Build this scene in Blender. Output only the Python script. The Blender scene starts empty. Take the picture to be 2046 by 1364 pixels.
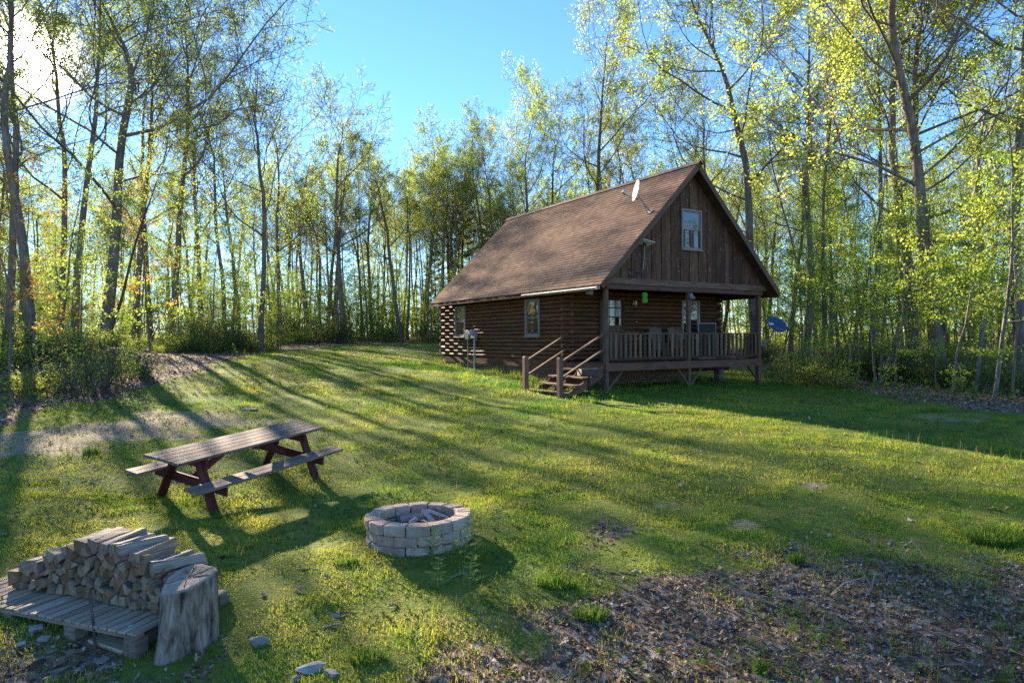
import bpy, math, random
import numpy as np
from mathutils import Vector, Matrix
D=bpy.data; SC=bpy.context.scene; COL=SC.collection
R=math.radians
rng=np.random.default_rng(7); random.seed(7)
# ------------------------------------------------------------------ camera model
FPX=1331.866; PIT=.0042; ROL=-.006; CZ=3.0; YAW=.5512
cr,sr=math.cos(ROL),math.sin(ROL); cp,sp=math.cos(PIT),math.sin(PIT)
def ray(px,py):
    x=(px-1023)/FPX; y=(682-py)/FPX
    r=x*cr-y*sr; u2=x*sr+y*cr
    v=np.array([r,cp+sp*u2,-sp+cp*u2]); return v/v[1]
def at(px,py,d):
    return ray(px,py)*d+np.array([0,0,CZ])
CO=np.array([2.893,20.300,2.218]); cy_,sy_=math.cos(YAW),math.sin(YAW)
def cab(x,y,z=0.):
    return np.array([CO[0]+x*cy_-y*sy_,CO[1]+x*sy_+y*cy_,CO[2]+z])
def uncab(x,y):
    dx=x-CO[0]; dy=y-CO[1]; return dx*cy_+dy*sy_, -dx*sy_+dy*cy_
# ------------------------------------------------------------------ noise
def vnoise(x,y,s,seed=0):
    x=np.asarray(x,float)/s+seed*17.31; y=np.asarray(y,float)/s+seed*9.77
    xi=np.floor(x).astype(np.int64); yi=np.floor(y).astype(np.int64); fx=x-xi; fy=y-yi
    fx=fx*fx*(3-2*fx); fy=fy*fy*(3-2*fy)
    def h(a,b):
        n=(a*374761393+b*668265263+seed*974711)&0x7fffffff
        n=((n^(n>>13))*1274126177)&0x7fffffff
        return ((n^(n>>16))&0xffff)/65535.
    return (h(xi,yi)*(1-fx)+h(xi+1,yi)*fx)*(1-fy)+(h(xi,yi+1)*(1-fx)+h(xi+1,yi+1)*fx)*fy
def fbm(x,y,s,seed=0,o=3):
    t=0;a=1;n=0
    for i in range(o):
        t=t+a*vnoise(x,y,s/2**i,seed+i); n+=a; a*=.5
    return t/n
def sstep(a,b,x):
    t=np.clip((x-a)/(b-a),0,1); return t*t*(3-2*t)
# ------------------------------------------------------------------ terrain heights
ctrl=[cab(0,0,-.93),cab(7.05,0,-.95),cab(0,11.2,-.36),cab(7,11.2,-.45),cab(0,4.7,-.62),cab(-1.72,.1,-.95),cab(-1.72,1.9,-.85),
 cab(-1,5.,-.62),cab(-1.5,10.5,-.36),
 np.array([-4.11,10.14,.762]),np.array([-4.99,10.61,.862]),np.array([-3.23,9.68,.665]),np.array([-3.64,11.03,.826]),
 np.array([-1.10,7.76,.70]),np.array([-2.75,5.6,.45]),np.array([-4,5.7,.47]),np.array([-6.,6,.62]),
 np.array([0,5,.42]),np.array([4,5,.45]),np.array([0,2.5,.2]),np.array([-4,2.5,.25]),np.array([4,2.5,.22]),np.array([0,-12,-.6]),
 at(2046,880,12.7),at(2046,990,9.2),at(1700,790,20.),at(1885,768,25.),at(1982,798,19.5),at(1690,752,29.),
 at(700,690,45),at(520,703,37),at(200,802,17.5),at(20,830,14.5),at(240,722,23.),at(860,690,43.),
 np.array([-30,70,3.3]),np.array([0,75,3.2]),np.array([25,70,2.4]),np.array([45,60,1.8]),np.array([28,32,1.35]),np.array([40,20,1.0]),
 np.array([-40,30,2.7]),np.array([-35,15,1.9]),np.array([-60,60,3.4]),np.array([60,90,2.6]),np.array([0,110,3.5]),np.array([-20,0,1.0]),np.array([20,0,.4])]
CP=np.array(ctrl)
def _tk(r2): return .5*r2*np.log(r2+1e-9)
_n=len(CP); _d2=((CP[:,None,:2]-CP[None,:,:2])**2).sum(2)
_A=np.zeros((_n+3,_n+3)); _A[:_n,:_n]=_tk(_d2)+np.eye(_n)*.35; _P=np.c_[np.ones(_n),CP[:,:2]]; _A[:_n,_n:]=_P; _A[_n:,:_n]=_P.T
_W=np.linalg.solve(_A,np.r_[CP[:,2],0,0,0])
def tps(x,y):
    x=np.asarray(x,float).ravel(); y=np.asarray(y,float).ravel(); out=np.empty(len(x))
    for i in range(0,len(x),20000):
        a=x[i:i+20000,None]-CP[None,:,0]; b=y[i:i+20000,None]-CP[None,:,1]
        out[i:i+20000]=_tk(a*a+b*b)@_W[:_n]+_W[_n]+_W[_n+1]*x[i:i+20000]+_W[_n+2]*y[i:i+20000]
    return out
XS=np.r_[np.array([-420,-300,-220,-160,-120,-95,-80]),np.arange(-70,-24,1.2),np.arange(-24,24,.22),np.arange(24,70,1.2),np.array([70,82,98,125,165,225,300,420])]
YS=np.r_[np.array([-60,-35,-22]),np.arange(-14,2.6,1.2),np.arange(2.6,50,.22),np.arange(50,95,1.2),np.array([97,110,130,160,200,260,340,440])]
GX,GY=np.meshgrid(XS,YS)
rr=np.sqrt(GX**2+(GY-25)**2); far=sstep(75,130,rr)
GZ=tps(np.clip(GX,-70,70),np.clip(GY,-15,110)).reshape(GX.shape)
GZ=GZ*(1-far)+3.3*far
bump=(fbm(GX,GY,1.1,3)-.5)*.09+(fbm(GX,GY,4.,5)-.5)*.12+(fbm(GX,GY,.55,8,2)-.5)*.055
ux,uy=uncab(GX,GY)
calm=((ux>-2.3)&(ux<7.6)&(uy>-.6)&(uy<12)).astype(float)
GZ=GZ+bump*(1-calm*.7)
def hz(x,y):
    x=np.asarray(x,float); y=np.asarray(y,float)
    i=np.clip(np.searchsorted(XS,x)-1,0,len(XS)-2); j=np.clip(np.searchsorted(YS,y)-1,0,len(YS)-2)
    fx=(x-XS[i])/(XS[i+1]-XS[i]); fy=(y-YS[j])/(YS[j+1]-YS[j])
    return (GZ[j,i]*(1-fx)+GZ[j,i+1]*fx)*(1-fy)+(GZ[j+1,i]*(1-fx)+GZ[j+1,i+1]*fx)*fy
def gp(px,py,dmax=140):
    v=ray(px,py); ds=np.arange(2.5,dmax,.05); P=v[None]*ds[:,None]; z=P[:,2]+CZ
    b=z<=hz(P[:,0],P[:,1]); k=np.argmax(b) if b.any() else len(ds)-1
    return np.array([P[k,0],P[k,1],float(hz(P[k,0],P[k,1]))])
def gd(px,d):
    v=ray(px,676); x=v[0]*d; return np.array([x,d,float(hz(x,d))])
# ------------------------------------------------------------------ mesh helpers
def mesh_np(name,V,F,mats,attrs=None,smooth=False,fl=None):
    """V (n,3); F (m,k) array or list of arrays"""
    me=D.meshes.new(name); V=np.asarray(V,np.float32)
    Fs=[np.asarray(f,np.int32) for f in (F if isinstance(F,list) else [F]) if len(f)]
    me.vertices.add(len(V)); me.vertices.foreach_set('co',V.ravel())
    nl=sum(f.size for f in Fs); nf=sum(len(f) for f in Fs)
    me.loops.add(nl); me.polygons.add(nf)
    me.loops.foreach_set('vertex_index',np.concatenate([f.ravel() for f in Fs]))
    st=[];o=0
    for f in Fs:
        st.append(np.arange(len(f),dtype=np.int32)*f.shape[1]+o); o+=f.size
    me.polygons.foreach_set('loop_start',np.concatenate(st))
    if smooth: me.polygons.foreach_set('use_smooth',np.ones(nf,bool))
    for k,a in (attrs or {}).items():
        a=np.asarray(a,np.float32)
        if a.ndim==1: at_=me.attributes.new(k,'FLOAT','POINT'); at_.data.foreach_set('value',a)
        elif a.shape[1]==3: at_=me.attributes.new(k,'FLOAT_VECTOR','POINT'); at_.data.foreach_set('vector',a.ravel())
        else: at_=me.attributes.new(k,'FLOAT_COLOR','POINT'); at_.data.foreach_set('color',a.ravel())
    for m in (mats if isinstance(mats,(list,tuple)) else [mats]): me.materials.append(m)
    me.update(calc_edges=True); me.validate()
    return me
def link(name,me,parent=None,loc=None,rot=None):
    o=D.objects.new(name,me); COL.objects.link(o)
    if parent is not None: o.parent=parent
    if loc is not None: o.location=loc
    if rot is not None: o.rotation_euler=rot
    return o
def tag(o,label=None,cat=None,group=None,kind=None):
    if label: o['label']=label
    if cat: o['category']=cat
    if group: o['group']=group
    if kind: o['kind']=kind
    return o
def thing(name,label,cat,loc=(0,0,0),rz=0,group=None,rot=None):
    o=D.objects.new(name,None); COL.objects.link(o); o.empty_display_size=.1
    o.location=loc; o.rotation_euler=rot if rot else (0,0,rz)
    return tag(o,label,cat,group)
class MB:
    """collects solids; every solid carries grain coordinates (lc) and a random number (rnd)"""
    def __init__(s): s.V=[];s.F=[];s.n=0;s.lc=[];s.rn=[];s.mi=[]
    def add(s,V,F,lc=None,rnd=None,mi=0):
        V=np.asarray(V,float); 
        s.V.append(V); s.F+= [tuple(int(i)+s.n for i in f) for f in F]; s.n+=len(V)
        off=rng.random(3)*40
        s.lc.append((V if lc is None else np.asarray(lc,float))+off)
        s.rn.append(np.full(len(V),rng.random() if rnd is None else rnd)); s.mi+=[mi]*len(F)
        return s
    def box(s,c,size,M=None,rnd=None,mi=0,grain=None):
        h=np.array(size)/2; c=np.array(c,float)
        L=np.array([(x,y,z) for x in(-1,1) for y in(-1,1) for z in(-1,1)])*h
        g=int(np.argmax(size)) if grain is None else grain
        lc=np.roll(L,-g,axis=1)
        V=(L@np.array(M).T if M is not None else L)+c
        return s.add(V,[(0,1,3,2),(4,6,7,5),(0,4,5,1),(2,3,7,6),(0,2,6,4),(1,5,7,3)],lc,rnd,mi)
    def beam(s,a,b,w,h,up=(0,0,1),rnd=None,mi=0):
        a=np.array(a,float);b=np.array(b,float);d=b-a;L=np.linalg.norm(d);d/=L
        u=np.array(up,float); sd=np.cross(u,d)
        if np.linalg.norm(sd)<1e-6: sd=np.cross((1,0,0),d)
        sd/=np.linalg.norm(sd); u=np.cross(d,sd)
        return s.box((a+b)/2,(L,w,h),np.stack([d,sd,u],1),rnd,mi,0)
    def prism(s,poly,o,ax,ay,az,length,rnd=None,mi=0,grain='z'):
        """2-D polygon in (ax,ay) extruded along az"""
        poly=np.array(poly,float);n=len(poly);o=np.array(o,float);ax,ay,az=map(lambda q:np.array(q,float),(ax,ay,az))
        B=o+poly[:,:1]*ax+poly[:,1:2]*ay; T=B+az*length
        F=[tuple(range(n-1,-1,-1)),tuple(range(n,2*n))]+[(i,(i+1)%n,n+(i+1)%n,n+i) for i in range(n)]
        lc=np.r_[np.c_[np.zeros(n),poly],np.c_[np.full(n,length),poly]]
        if grain=='y': lc=lc[:,[2,0,1]]
        if grain=='x': lc=lc[:,[1,2,0]]
        return s.add(np.r_[B,T],F,lc,rnd,mi)
    def tube(s,P,rad,k=8,caps=True,rnd=None,mi=0):
        P=np.array(P,float);n=len(P); rad=np.broadcast_to(np.array(rad,float),(n,))
        V,lcs=tube_rings(P,rad,k)
        F=[(i*k+j,i*k+(j+1)%k,(i+1)*k+(j+1)%k,(i+1)*k+j) for i in range(n-1) for j in range(k)]
        if caps: F+=[tuple(range(k-1,-1,-1)),tuple(range((n-1)*k,n*k))]
        return s.add(V,F,lcs,rnd,mi)
    def build(s,name,mat,parent=None,smooth=False,bevel=0,loc=None,rot=None,angle=None):
        me=D.meshes.new(name); V=np.concatenate(s.V)
        me.from_pydata(V.tolist(),[],s.F)
        for m in (mat if isinstance(mat,(list,tuple)) else [mat]): me.materials.append(m)
        if any(s.mi): me.polygons.foreach_set('material_index',np.array(s.mi,np.int32))
        a=me.attributes.new('lc','FLOAT_VECTOR','POINT'); a.data.foreach_set('vector',np.concatenate(s.lc).astype(np.float32).ravel())
        a=me.attributes.new('rnd','FLOAT','POINT'); a.data.foreach_set('value',np.concatenate(s.rn).astype(np.float32))
        if smooth:
            me.polygons.foreach_set('use_smooth',np.ones(len(me.polygons),bool))
            try: me.set_sharp_from_angle(angle=angle or R(40))
            except Exception: pass
        me.update(); o=link(name,me,parent,loc,rot)
        if bevel:
            m=o.modifiers.new('Bevel','BEVEL'); m.width=bevel; m.segments=1; m.limit_method='ANGLE'; m.angle_limit=R(40)
        return o
def tube_rings(P,rad,k):
    n=len(P); T=np.empty_like(P); T[1:-1]=P[2:]-P[:-2]; T[0]=P[1]-P[0]; T[-1]=P[-1]-P[-2]
    T/=np.linalg.norm(T,axis=1,keepdims=True)+1e-12
    ref=np.array([0,0,1.]) if abs(T[0,2])<.9 else np.array([1.,0,0])
    A=np.cross(T,ref); A/=np.linalg.norm(A,axis=1,keepdims=True)+1e-12; B=np.cross(T,A)
    th=np.arange(k)*2*np.pi/k
    V=P[:,None]+rad[:,None,None]*(np.cos(th)[None,:,None]*A[:,None]+np.sin(th)[None,:,None]*B[:,None])
    s=np.r_[0,np.cumsum(np.linalg.norm(np.diff(P,axis=0),axis=1))]
    lc=np.stack([np.repeat(s[:,None],k,1),rad[:,None]*np.cos(th)[None],rad[:,None]*np.sin(th)[None]],2)
    return V.reshape(-1,3),lc.reshape(-1,3)
def copy_tree(o,parent=None):
    c=o.copy(); COL.objects.link(c)
    if parent is not None: c.parent=parent
    for ch in list(o.children): copy_tree(ch,c)
    return c
# ------------------------------------------------------------------ materials
class NT:
    def __init__(s,name):
        s.m=D.materials.new(name); s.m.use_nodes=True; s.t=s.m.node_tree; s.t.nodes.clear()
        s.out=s.t.nodes.new('ShaderNodeOutputMaterial')
    def n(s,typ,**kw):
        x=s.t.nodes.new('ShaderNode'+typ)
        for k,v in kw.items():
            if k.startswith('i_'):
                key=k[2:].replace('_',' '); x.inputs[key].default_value=v
            else: setattr(x,k,v)
        return x
    def l(s,a,b): s.t.links.new(a,b); return s
    def attr(s,name): return s.n('Attribute',attribute_name=name)
    def noise(s,vec,scale,detail=3,rough=.55,sv=(1,1,1)):
        mp=s.n('Mapping'); mp.inputs['Scale'].default_value=sv; s.l(vec,mp.inputs['Vector'])
        q=s.n('TexNoise'); q.inputs['Scale'].default_value=scale; q.inputs['Detail'].default_value=detail; q.inputs['Roughness'].default_value=rough
        s.l(mp.outputs[0],q.inputs['Vector']); return q.outputs['Fac']
    def ramp(s,fac,stops):
        r=s.n('ValToRGB'); e=r.color_ramp.elements
        while len(e)<len(stops): e.new(.5)
        for el,(p,c) in zip(e,stops): el.position=p; el.color=(*c,1) if len(c)==3 else c
        s.l(fac,r.inputs[0]); return r.outputs['Color']
    def mix(s,f,a,b,typ='MIX'):
        m=s.n('Mix',data_type='RGBA',blend_type=typ)
        for v,i in ((f,0),(a,6),(b,7)):
            if hasattr(v,'type') and hasattr(v,'links'): s.l(v,m.inputs[i])
            elif i==0: m.inputs[0].default_value=v
            else: m.inputs[i].default_value=(*v,1)
        return m.outputs[2]
    def math(s,op,a,b=0.):
        m=s.n('Math',operation=op)
        for v,i in ((a,0),(b,1)):
            if hasattr(v,'links'): s.l(v,m.inputs[i])
            else: m.inputs[i].default_value=v
        return m.outputs[0]
    def bsdf(s,col,rough=.8,metal=0,spec=.3,bump=None,bd=.01,bs=.6):
        b=s.n('BsdfPrincipled'); b.inputs['Metallic'].default_value=metal; b.inputs['Specular IOR Level'].default_value=spec
        if hasattr(col,'links'): s.l(col,b.inputs['Base Color'])
        else: b.inputs['Base Color'].default_value=(*col,1)
        if hasattr(rough,'links'): s.l(rough,b.inputs['Roughness'])
        else: b.inputs['Roughness'].default_value=rough
        if bump is not None:
            q=s.n('Bump'); q.inputs['Distance'].default_value=bd; q.inputs['Strength'].default_value=bs; s.l(bump,q.inputs['Height']); s.l(q.outputs[0],b.inputs['Normal'])
        s.l(b.outputs[0],s.out.inputs['Surface']); return s.m
def wood_mat(name,c1,c2,c3,rough=.8,grain=38,vary=.35,bd=.004,spot=0):
    t=NT(name); lc=t.attr('lc').outputs['Vector']; rn=t.attr('rnd').outputs['Fac']
    g=t.noise(lc,1.,4,.65,(2.2,grain,grain)); big=t.noise(lc,1.,3,.6,(1.3,5,5))
    f=t.math('ADD',t.math('MULTIPLY',g,.65),t.math('MULTIPLY',big,.35))
    col=t.ramp(f,[(.33,c1),(.5,c2),(.68,c3)])
    v=t.math('ADD',t.math('MULTIPLY',rn,vary),1-vary*.5)
    cv=t.n('CombineXYZ'); [t.l(v,cv.inputs[i]) for i in range(3)]
    col=t.mix(1.,col,cv.outputs[0],'MULTIPLY')
    if spot:
        k=t.noise(lc,1.,2,.5,(9,26,26)); m=t.ramp(k,[(.66,(0,0,0)),(.74,(1,1,1))]); col=t.mix(t.math('MULTIPLY',m,spot),col,tuple(min(1,x*3.2) for x in c3))
    return t.bsdf(col,rough,0,.25,g,bd)
def noise_mat(name,c1,c2,scale=12,rough=.85,bd=.004,vary=.25,metal=0,spec=.3,c3=None,vec='lc'):
    t=NT(name); lc=t.attr('lc').outputs['Vector'] if vec=='lc' else t.n('TexCoord').outputs['Object']; 
    g=t.noise(lc,scale,5,.6); h=t.noise(lc,scale*.22,2)
    f=t.math('ADD',t.math('MULTIPLY',g,.5),t.math('MULTIPLY',h,.5))
    col=t.ramp(f,[(.36,c1),(.64,c2)] if c3 is None else [(.33,c1),(.5,c2),(.66,c3)])
    if vec=='lc' and vary:
        rn=t.attr('rnd').outputs['Fac']; v=t.math('ADD',t.math('MULTIPLY',rn,vary),1-vary*.5)
        cv=t.n('CombineXYZ'); [t.l(v,cv.inputs[i]) for i in range(3)]; col=t.mix(1.,col,cv.outputs[0],'MULTIPLY')
    return t.bsdf(col,rough,metal,spec,g,bd)
def leaf_mat(name,c1,c2,c3,trans=.5,objvar=.25):
    t=NT(name); tn=t.attr('tone').outputs['Fac']; oi=t.n('ObjectInfo')
    col=t.ramp(tn,[(0.,c1),(.5,c2),(1.,c3)])
    v=t.math('ADD',t.math('MULTIPLY',oi.outputs['Random'],objvar*2),1-objvar)
    cv=t.n('CombineXYZ'); [t.l(v,cv.inputs[i]) for i in range(3)]; col=t.mix(1.,col,cv.outputs[0],'MULTIPLY')
    d=t.n('BsdfDiffuse'); t.l(col,d.inputs[0]); tr=t.n('BsdfTranslucent'); t.l(col,tr.inputs[0])
    m=t.n('MixShader'); m.inputs[0].default_value=trans; t.l(d.outputs[0],m.inputs[1]); t.l(tr.outputs[0],m.inputs[2])
    g=t.n('BsdfGlossy'); g.inputs['Roughness'].default_value=.45; g.inputs[0].default_value=(.8,.8,.8,1)
    m2=t.n('MixShader'); m2.inputs[0].default_value=.012; t.l(m.outputs[0],m2.inputs[1]); t.l(g.outputs[0],m2.inputs[2])
    t.l(m2.outputs[0],t.out.inputs['Surface']); return t.m
def blade_mat(name,trans=.45):
    t=NT(name); col=t.attr('Col').outputs['Color']
    d=t.n('BsdfDiffuse'); t.l(col,d.inputs[0]); tr=t.n('BsdfTranslucent'); t.l(col,tr.inputs[0])
    m=t.n('MixShader'); m.inputs[0].default_value=trans; t.l(d.outputs[0],m.inputs[1]); t.l(tr.outputs[0],m.inputs[2])
    t.l(m.outputs[0],t.out.inputs['Surface']); return t.m
def plain(name,c,rough=.6,metal=0,spec=.4): 
    t=NT(name); n_=t.noise(t.n('TexCoord').outputs['Object'],9,4); col=t.mix(t.math('MULTIPLY',n_,.35),c,tuple(x*.6 for x in c)); return t.bsdf(col,rough,metal,spec)
GQ=1.0; THIN=.55; SKYS=.059; SUNE=5.; EXPO=2.6; AUR=(9.,.02)
# ------------------------------------------------------------------ ground masks (from where the photo shows lawn, litter, gravel)
def pix(x,y,z):
    r=np.asarray(x,float); fw=np.maximum(np.asarray(y,float),.5); u=np.asarray(z,float)-CZ
    f2=fw*cp-u*sp; u2=fw*sp+u*cp
    return 1023+FPX*(r*cr+u2*sr)/f2, 682-FPX*(-r*sr+u2*cr)/f2
def ip(px,pts): return np.interp(px,[p[0] for p in pts],[p[1] for p in pts])
LAWN_L=[(-400,960),(-100,885),(0,852),(120,812),(230,797),(330,765),(400,742),(470,716),(540,703),(700,690),(880,684),(1000,690)]
LAWN_R=[(1430,726),(1530,742),(1600,752),(1700,776),(1800,797),(1900,812),(2046,838),(2400,900)]
LIT_N=[(-300,1180),(0,1195),(150,1235),(330,1290),(430,1335),(520,1420),(660,1420),(760,1340),(900,1245),(1050,1230),(1200,1182),(1400,1142),(1600,1140),(1800,1150),(2046,1150),(2500,1120)]
def masks(x,y):
    x=np.asarray(x,float); y=np.asarray(y,float); z=hz(x,y); px,py=pix(x,y,z)
    n=fbm(x,y,1.4,11)-.5; n2=fbm(x,y,.5,12,2)-.5
    dpx=FPX/np.maximum(y,1.)
    # forest floor
    eL=(ip(px,LAWN_L)-py)/dpx*6+n*2.2+n2*.8          # metres-ish behind the lawn edge
    eR=(ip(px,LAWN_R)-py)/dpx*6+n*2.0+n2*.8
    fl=np.where(px<1150,sstep(-.6,.9,eL),sstep(-.5,.8,eR))
    fl=np.maximum(fl,sstep(45,48,y+n*3))
    fl=np.where(y<3,.6,fl); fl=np.maximum(fl,sstep(26,30,x+n*3))
    fl=np.maximum(fl,sstep(15,18,-x-y*.05+n*3)*sstep(4,9,y))
    # near leaf litter
    nr=sstep(-.75,.75,(py-ip(px,LIT_N))/dpx*1.8+n*2.6+n2*1.8+(fbm(x,y,2.6,14,2)-.5)*2.2)
    nr=np.where(y<4.2,np.maximum(nr,.75),nr)
    lit=np.maximum(fl,nr)
    def blob(cx,cy,rx,ry,k=1.):
        q=((px-cx)/rx)**2+((py-cy)/ry)**2; return sstep(1.15,.35,np.sqrt(q)+n*1.3+n2*.6)*k
    gv=np.maximum.reduce([blob(390,838,170,20),blob(90,885,190,44,1.),blob(240,858,140,28,1.),blob(1490,1048,45,9,.9),blob(1630,970,40,8,.8),blob(1340,1010,40,9,.5),
        blob(200,955,120,25,.35),blob(760,815,60,10,.3),blob(1760,806,60,8,.4),blob(1900,836,100,12,.5),blob(800,698,70,6,.6),blob(700,1175,60,18,.5),blob(1100,1060,60,14,.3)])*(y>3)
    return dict(lit=lit,fl=fl,nr=nr,gv=gv,px=px,py=py,n=n,n2=n2)
gm=masks(GX.ravel(),GY.ravel())
def ground_material():
    t=NT('ground_soil'); P=t.n('TexCoord').outputs['Object']
    lit=t.attr('litter').outputs['Fac']; gv=t.attr('gravel').outputs['Fac']
    a=t.noise(P,7,6,.65); b=t.noise(P,1.1,4,.6); c=t.noise(P,42,4,.6); d=t.noise(P,.35,3,.6)
    f=t.math('ADD',t.math('MULTIPLY',a,.5),t.math('MULTIPLY',b,.5))
    grass=t.ramp(f,[(.3,(.05,.075,.015)),(.45,(.09,.13,.022)),(.56,(.14,.165,.032)),(.72,(.19,.165,.065))])
    v=t.n('TexVoronoi'); v.inputs['Scale'].default_value=13; t.l(P,v.inputs['Vector'])
    vv=t.n('SeparateColor'); t.l(v.outputs['Color'],vv.inputs[0])
    lf=t.math('ADD',t.math('MULTIPLY',vv.outputs[0],.55),t.math('MULTIPLY',c,.45))
    litc=t.ramp(lf,[(.22,(.05,.036,.024)),(.45,(.12,.085,.055)),(.62,(.20,.15,.105)),(.8,(.31,.245,.185))])
    gvc=t.ramp(t.math('ADD',t.math('MULTIPLY',c,.6),t.math('MULTIPLY',a,.4)),[(.35,(.13,.10,.06)),(.52,(.27,.215,.145)),(.66,(.40,.33,.24))])
    def edge(m): 
        q=t.math('ADD',m,t.math('MULTIPLY',t.math('SUBTRACT',a,.5),.9)); return t.ramp(q,[(.38,(0,0,0)),(.62,(1,1,1))])
    col=t.mix(edge(lit),grass,litc); col=t.mix(edge(gv),col,gvc)
    h=t.math('ADD',t.math('MULTIPLY',a,.6),t.math('MULTIPLY',c,.4))
    return t.bsdf(col,.95,0,.1,h,.04,.8)
NX,NY=len(XS),len(YS)
idx=np.arange(NX*NY).reshape(NY,NX)
FQ=np.stack([idx[:-1,:-1].ravel(),idx[:-1,1:].ravel(),idx[1:,1:].ravel(),idx[1:,:-1].ravel()],1)
ground=link('ground',mesh_np('ground',np.stack([GX.ravel(),GY.ravel(),GZ.ravel()],1),FQ,ground_material(),{'litter':gm['lit'],'gravel':gm['gv']},True))
tag(ground,'sloping lawn soil and leaf-littered forest floor round the cabin','ground',kind='structure')
# ------------------------------------------------------------------ grass
KEEP_OUT=[(-1.10,7.76,.56),(-2.75,5.6,.22)]
def sample(n,d0,d1,pxa=-90,pxb=2140,power=1.0):
    u=rng.random(n); d=np.sqrt(d0*d0+u*(d1*d1-d0*d0)) if power==1 else d0+(d1-d0)*u**power
    px=rng.uniform(pxa,pxb,n); return (px-1023)/FPX*d,d
def under_house(x,y,m=0):
    a,b=uncab(x,y); return (a>-.05-m)&(a<7.1+m)&(b>2.0-m)&(b<11.25+m)
def grass(n,d0,d1,hgt,wid,seed,seg2=False):
    x,y=sample(n,d0,d1); M=masks(x,y)
    dens=(1-np.minimum(M['lit'],1))*(1-.82*M['gv'])+(.34+.3*sstep(1550,1900,M['px']))*M['nr']*(1-M['fl'])*sstep(.38,.56,fbm(x,y,.75,24,3))
    pat=fbm(x,y,.9,21+seed,3); dens=dens*(.30+.85*sstep(.34,.6,pat))+.05*(1-M['fl'])
    ok=(rng.random(n)<dens)&~under_house(x,y,-.6)
    for kx,ky,kr in KEEP_OUT: ok&=((x-kx)**2+(y-ky)**2)>kr*kr
    x,y=x[ok],y[ok]; px,py,pat=M['px'][ok],M['py'][ok],pat[ok]; lit=M['lit'][ok]; n=len(x)
    a,b=uncab(x,y); nh=np.exp(-(np.minimum(np.abs(b+.3),np.minimum(np.abs(a+1.6),np.abs(a+.2)))/.9)**2)*(a>-2.8)*(a<8)*(b>-1.5)*(b<11.5)
    tuft=sstep(.50,.70,fbm(x,y,.30 if d1<18 else .7,33,2)); low=sstep(.52,.36,fbm(x,y,.38 if d1<18 else .8,34,2))
    h=hgt*.72*rng.uniform(.4,1.25,n)*(.6+.7*pat)*(1+1.1*nh)*(1+1.0*tuft*(rng.random(n)<.55))*(1-.5*low); w=wid*rng.uniform(.6,1.3,n)
    th=rng.uniform(0,2*np.pi,n); ln=h*rng.uniform(.1,.9,n); la=rng.uniform(0,2*np.pi,n)
    z=hz(x,y)-.006
    P=np.stack([x,y,z],1); S=np.stack([np.cos(th),np.sin(th),np.zeros(n)],1)*w[:,None]/2; Lh=np.stack([np.cos(la)*ln,np.sin(la)*ln,np.zeros(n)],1); U=np.zeros((n,3)); U[:,2]=h
    # albedo: deep green on the lush right and back lawn, mossy yellow-green in the middle, some dry
    big=fbm(x,y,3.2,41,3); fine=.5*fbm(x,y,.6,42,2)+.5*fbm(x,y,.22,43,2)
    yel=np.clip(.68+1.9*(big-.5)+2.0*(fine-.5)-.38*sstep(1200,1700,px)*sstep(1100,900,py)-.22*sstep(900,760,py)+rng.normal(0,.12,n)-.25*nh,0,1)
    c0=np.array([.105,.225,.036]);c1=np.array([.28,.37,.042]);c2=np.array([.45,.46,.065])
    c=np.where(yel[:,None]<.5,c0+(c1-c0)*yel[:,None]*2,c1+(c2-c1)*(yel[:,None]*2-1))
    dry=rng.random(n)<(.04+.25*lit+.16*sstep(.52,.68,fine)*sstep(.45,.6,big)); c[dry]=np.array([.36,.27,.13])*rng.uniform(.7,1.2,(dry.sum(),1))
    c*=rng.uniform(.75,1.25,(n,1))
    if seg2:
        V=np.stack([P-S,P+S,P-S*.8+Lh*.3+U*.6,P+S*.8+Lh*.3+U*.6,P+Lh+U*.95],1).reshape(-1,3); k=5
        i=np.arange(n)[:,None]*5; F=[i+np.array([[0,1,3,2]]),i+np.array([[2,3,4]])]
    else:
        V=np.stack([P-S,P+S,P+Lh+U],1).reshape(-1,3); k=3; F=[np.arange(n*3).reshape(-1,3)]
    C=np.repeat(np.c_[c,np.ones(n)],k,0)
    return V,F,C
def join_np(parts):
    V=[];F3=[];F4=[];C=[];o=0
    for v,f,c in parts:
        V.append(v);C.append(c)
        for q in f: (F4 if q.shape[1]==4 else F3).append(q+o)
        o+=len(v)
    return np.concatenate(V),[np.concatenate(q) for q in (F4,F3) if q],np.concatenate(C)
BLADE=blade_mat('grass_blades',.5)
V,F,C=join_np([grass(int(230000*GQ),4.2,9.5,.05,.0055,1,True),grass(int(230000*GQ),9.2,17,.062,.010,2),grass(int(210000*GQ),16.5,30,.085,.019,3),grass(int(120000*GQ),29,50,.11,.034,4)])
g_=link('grass',mesh_np('grass',V,F,BLADE,{'Col':C})); tag(g_,'short mossy green lawn grass sloping down from the cabin','grass',kind='stuff')
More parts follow.
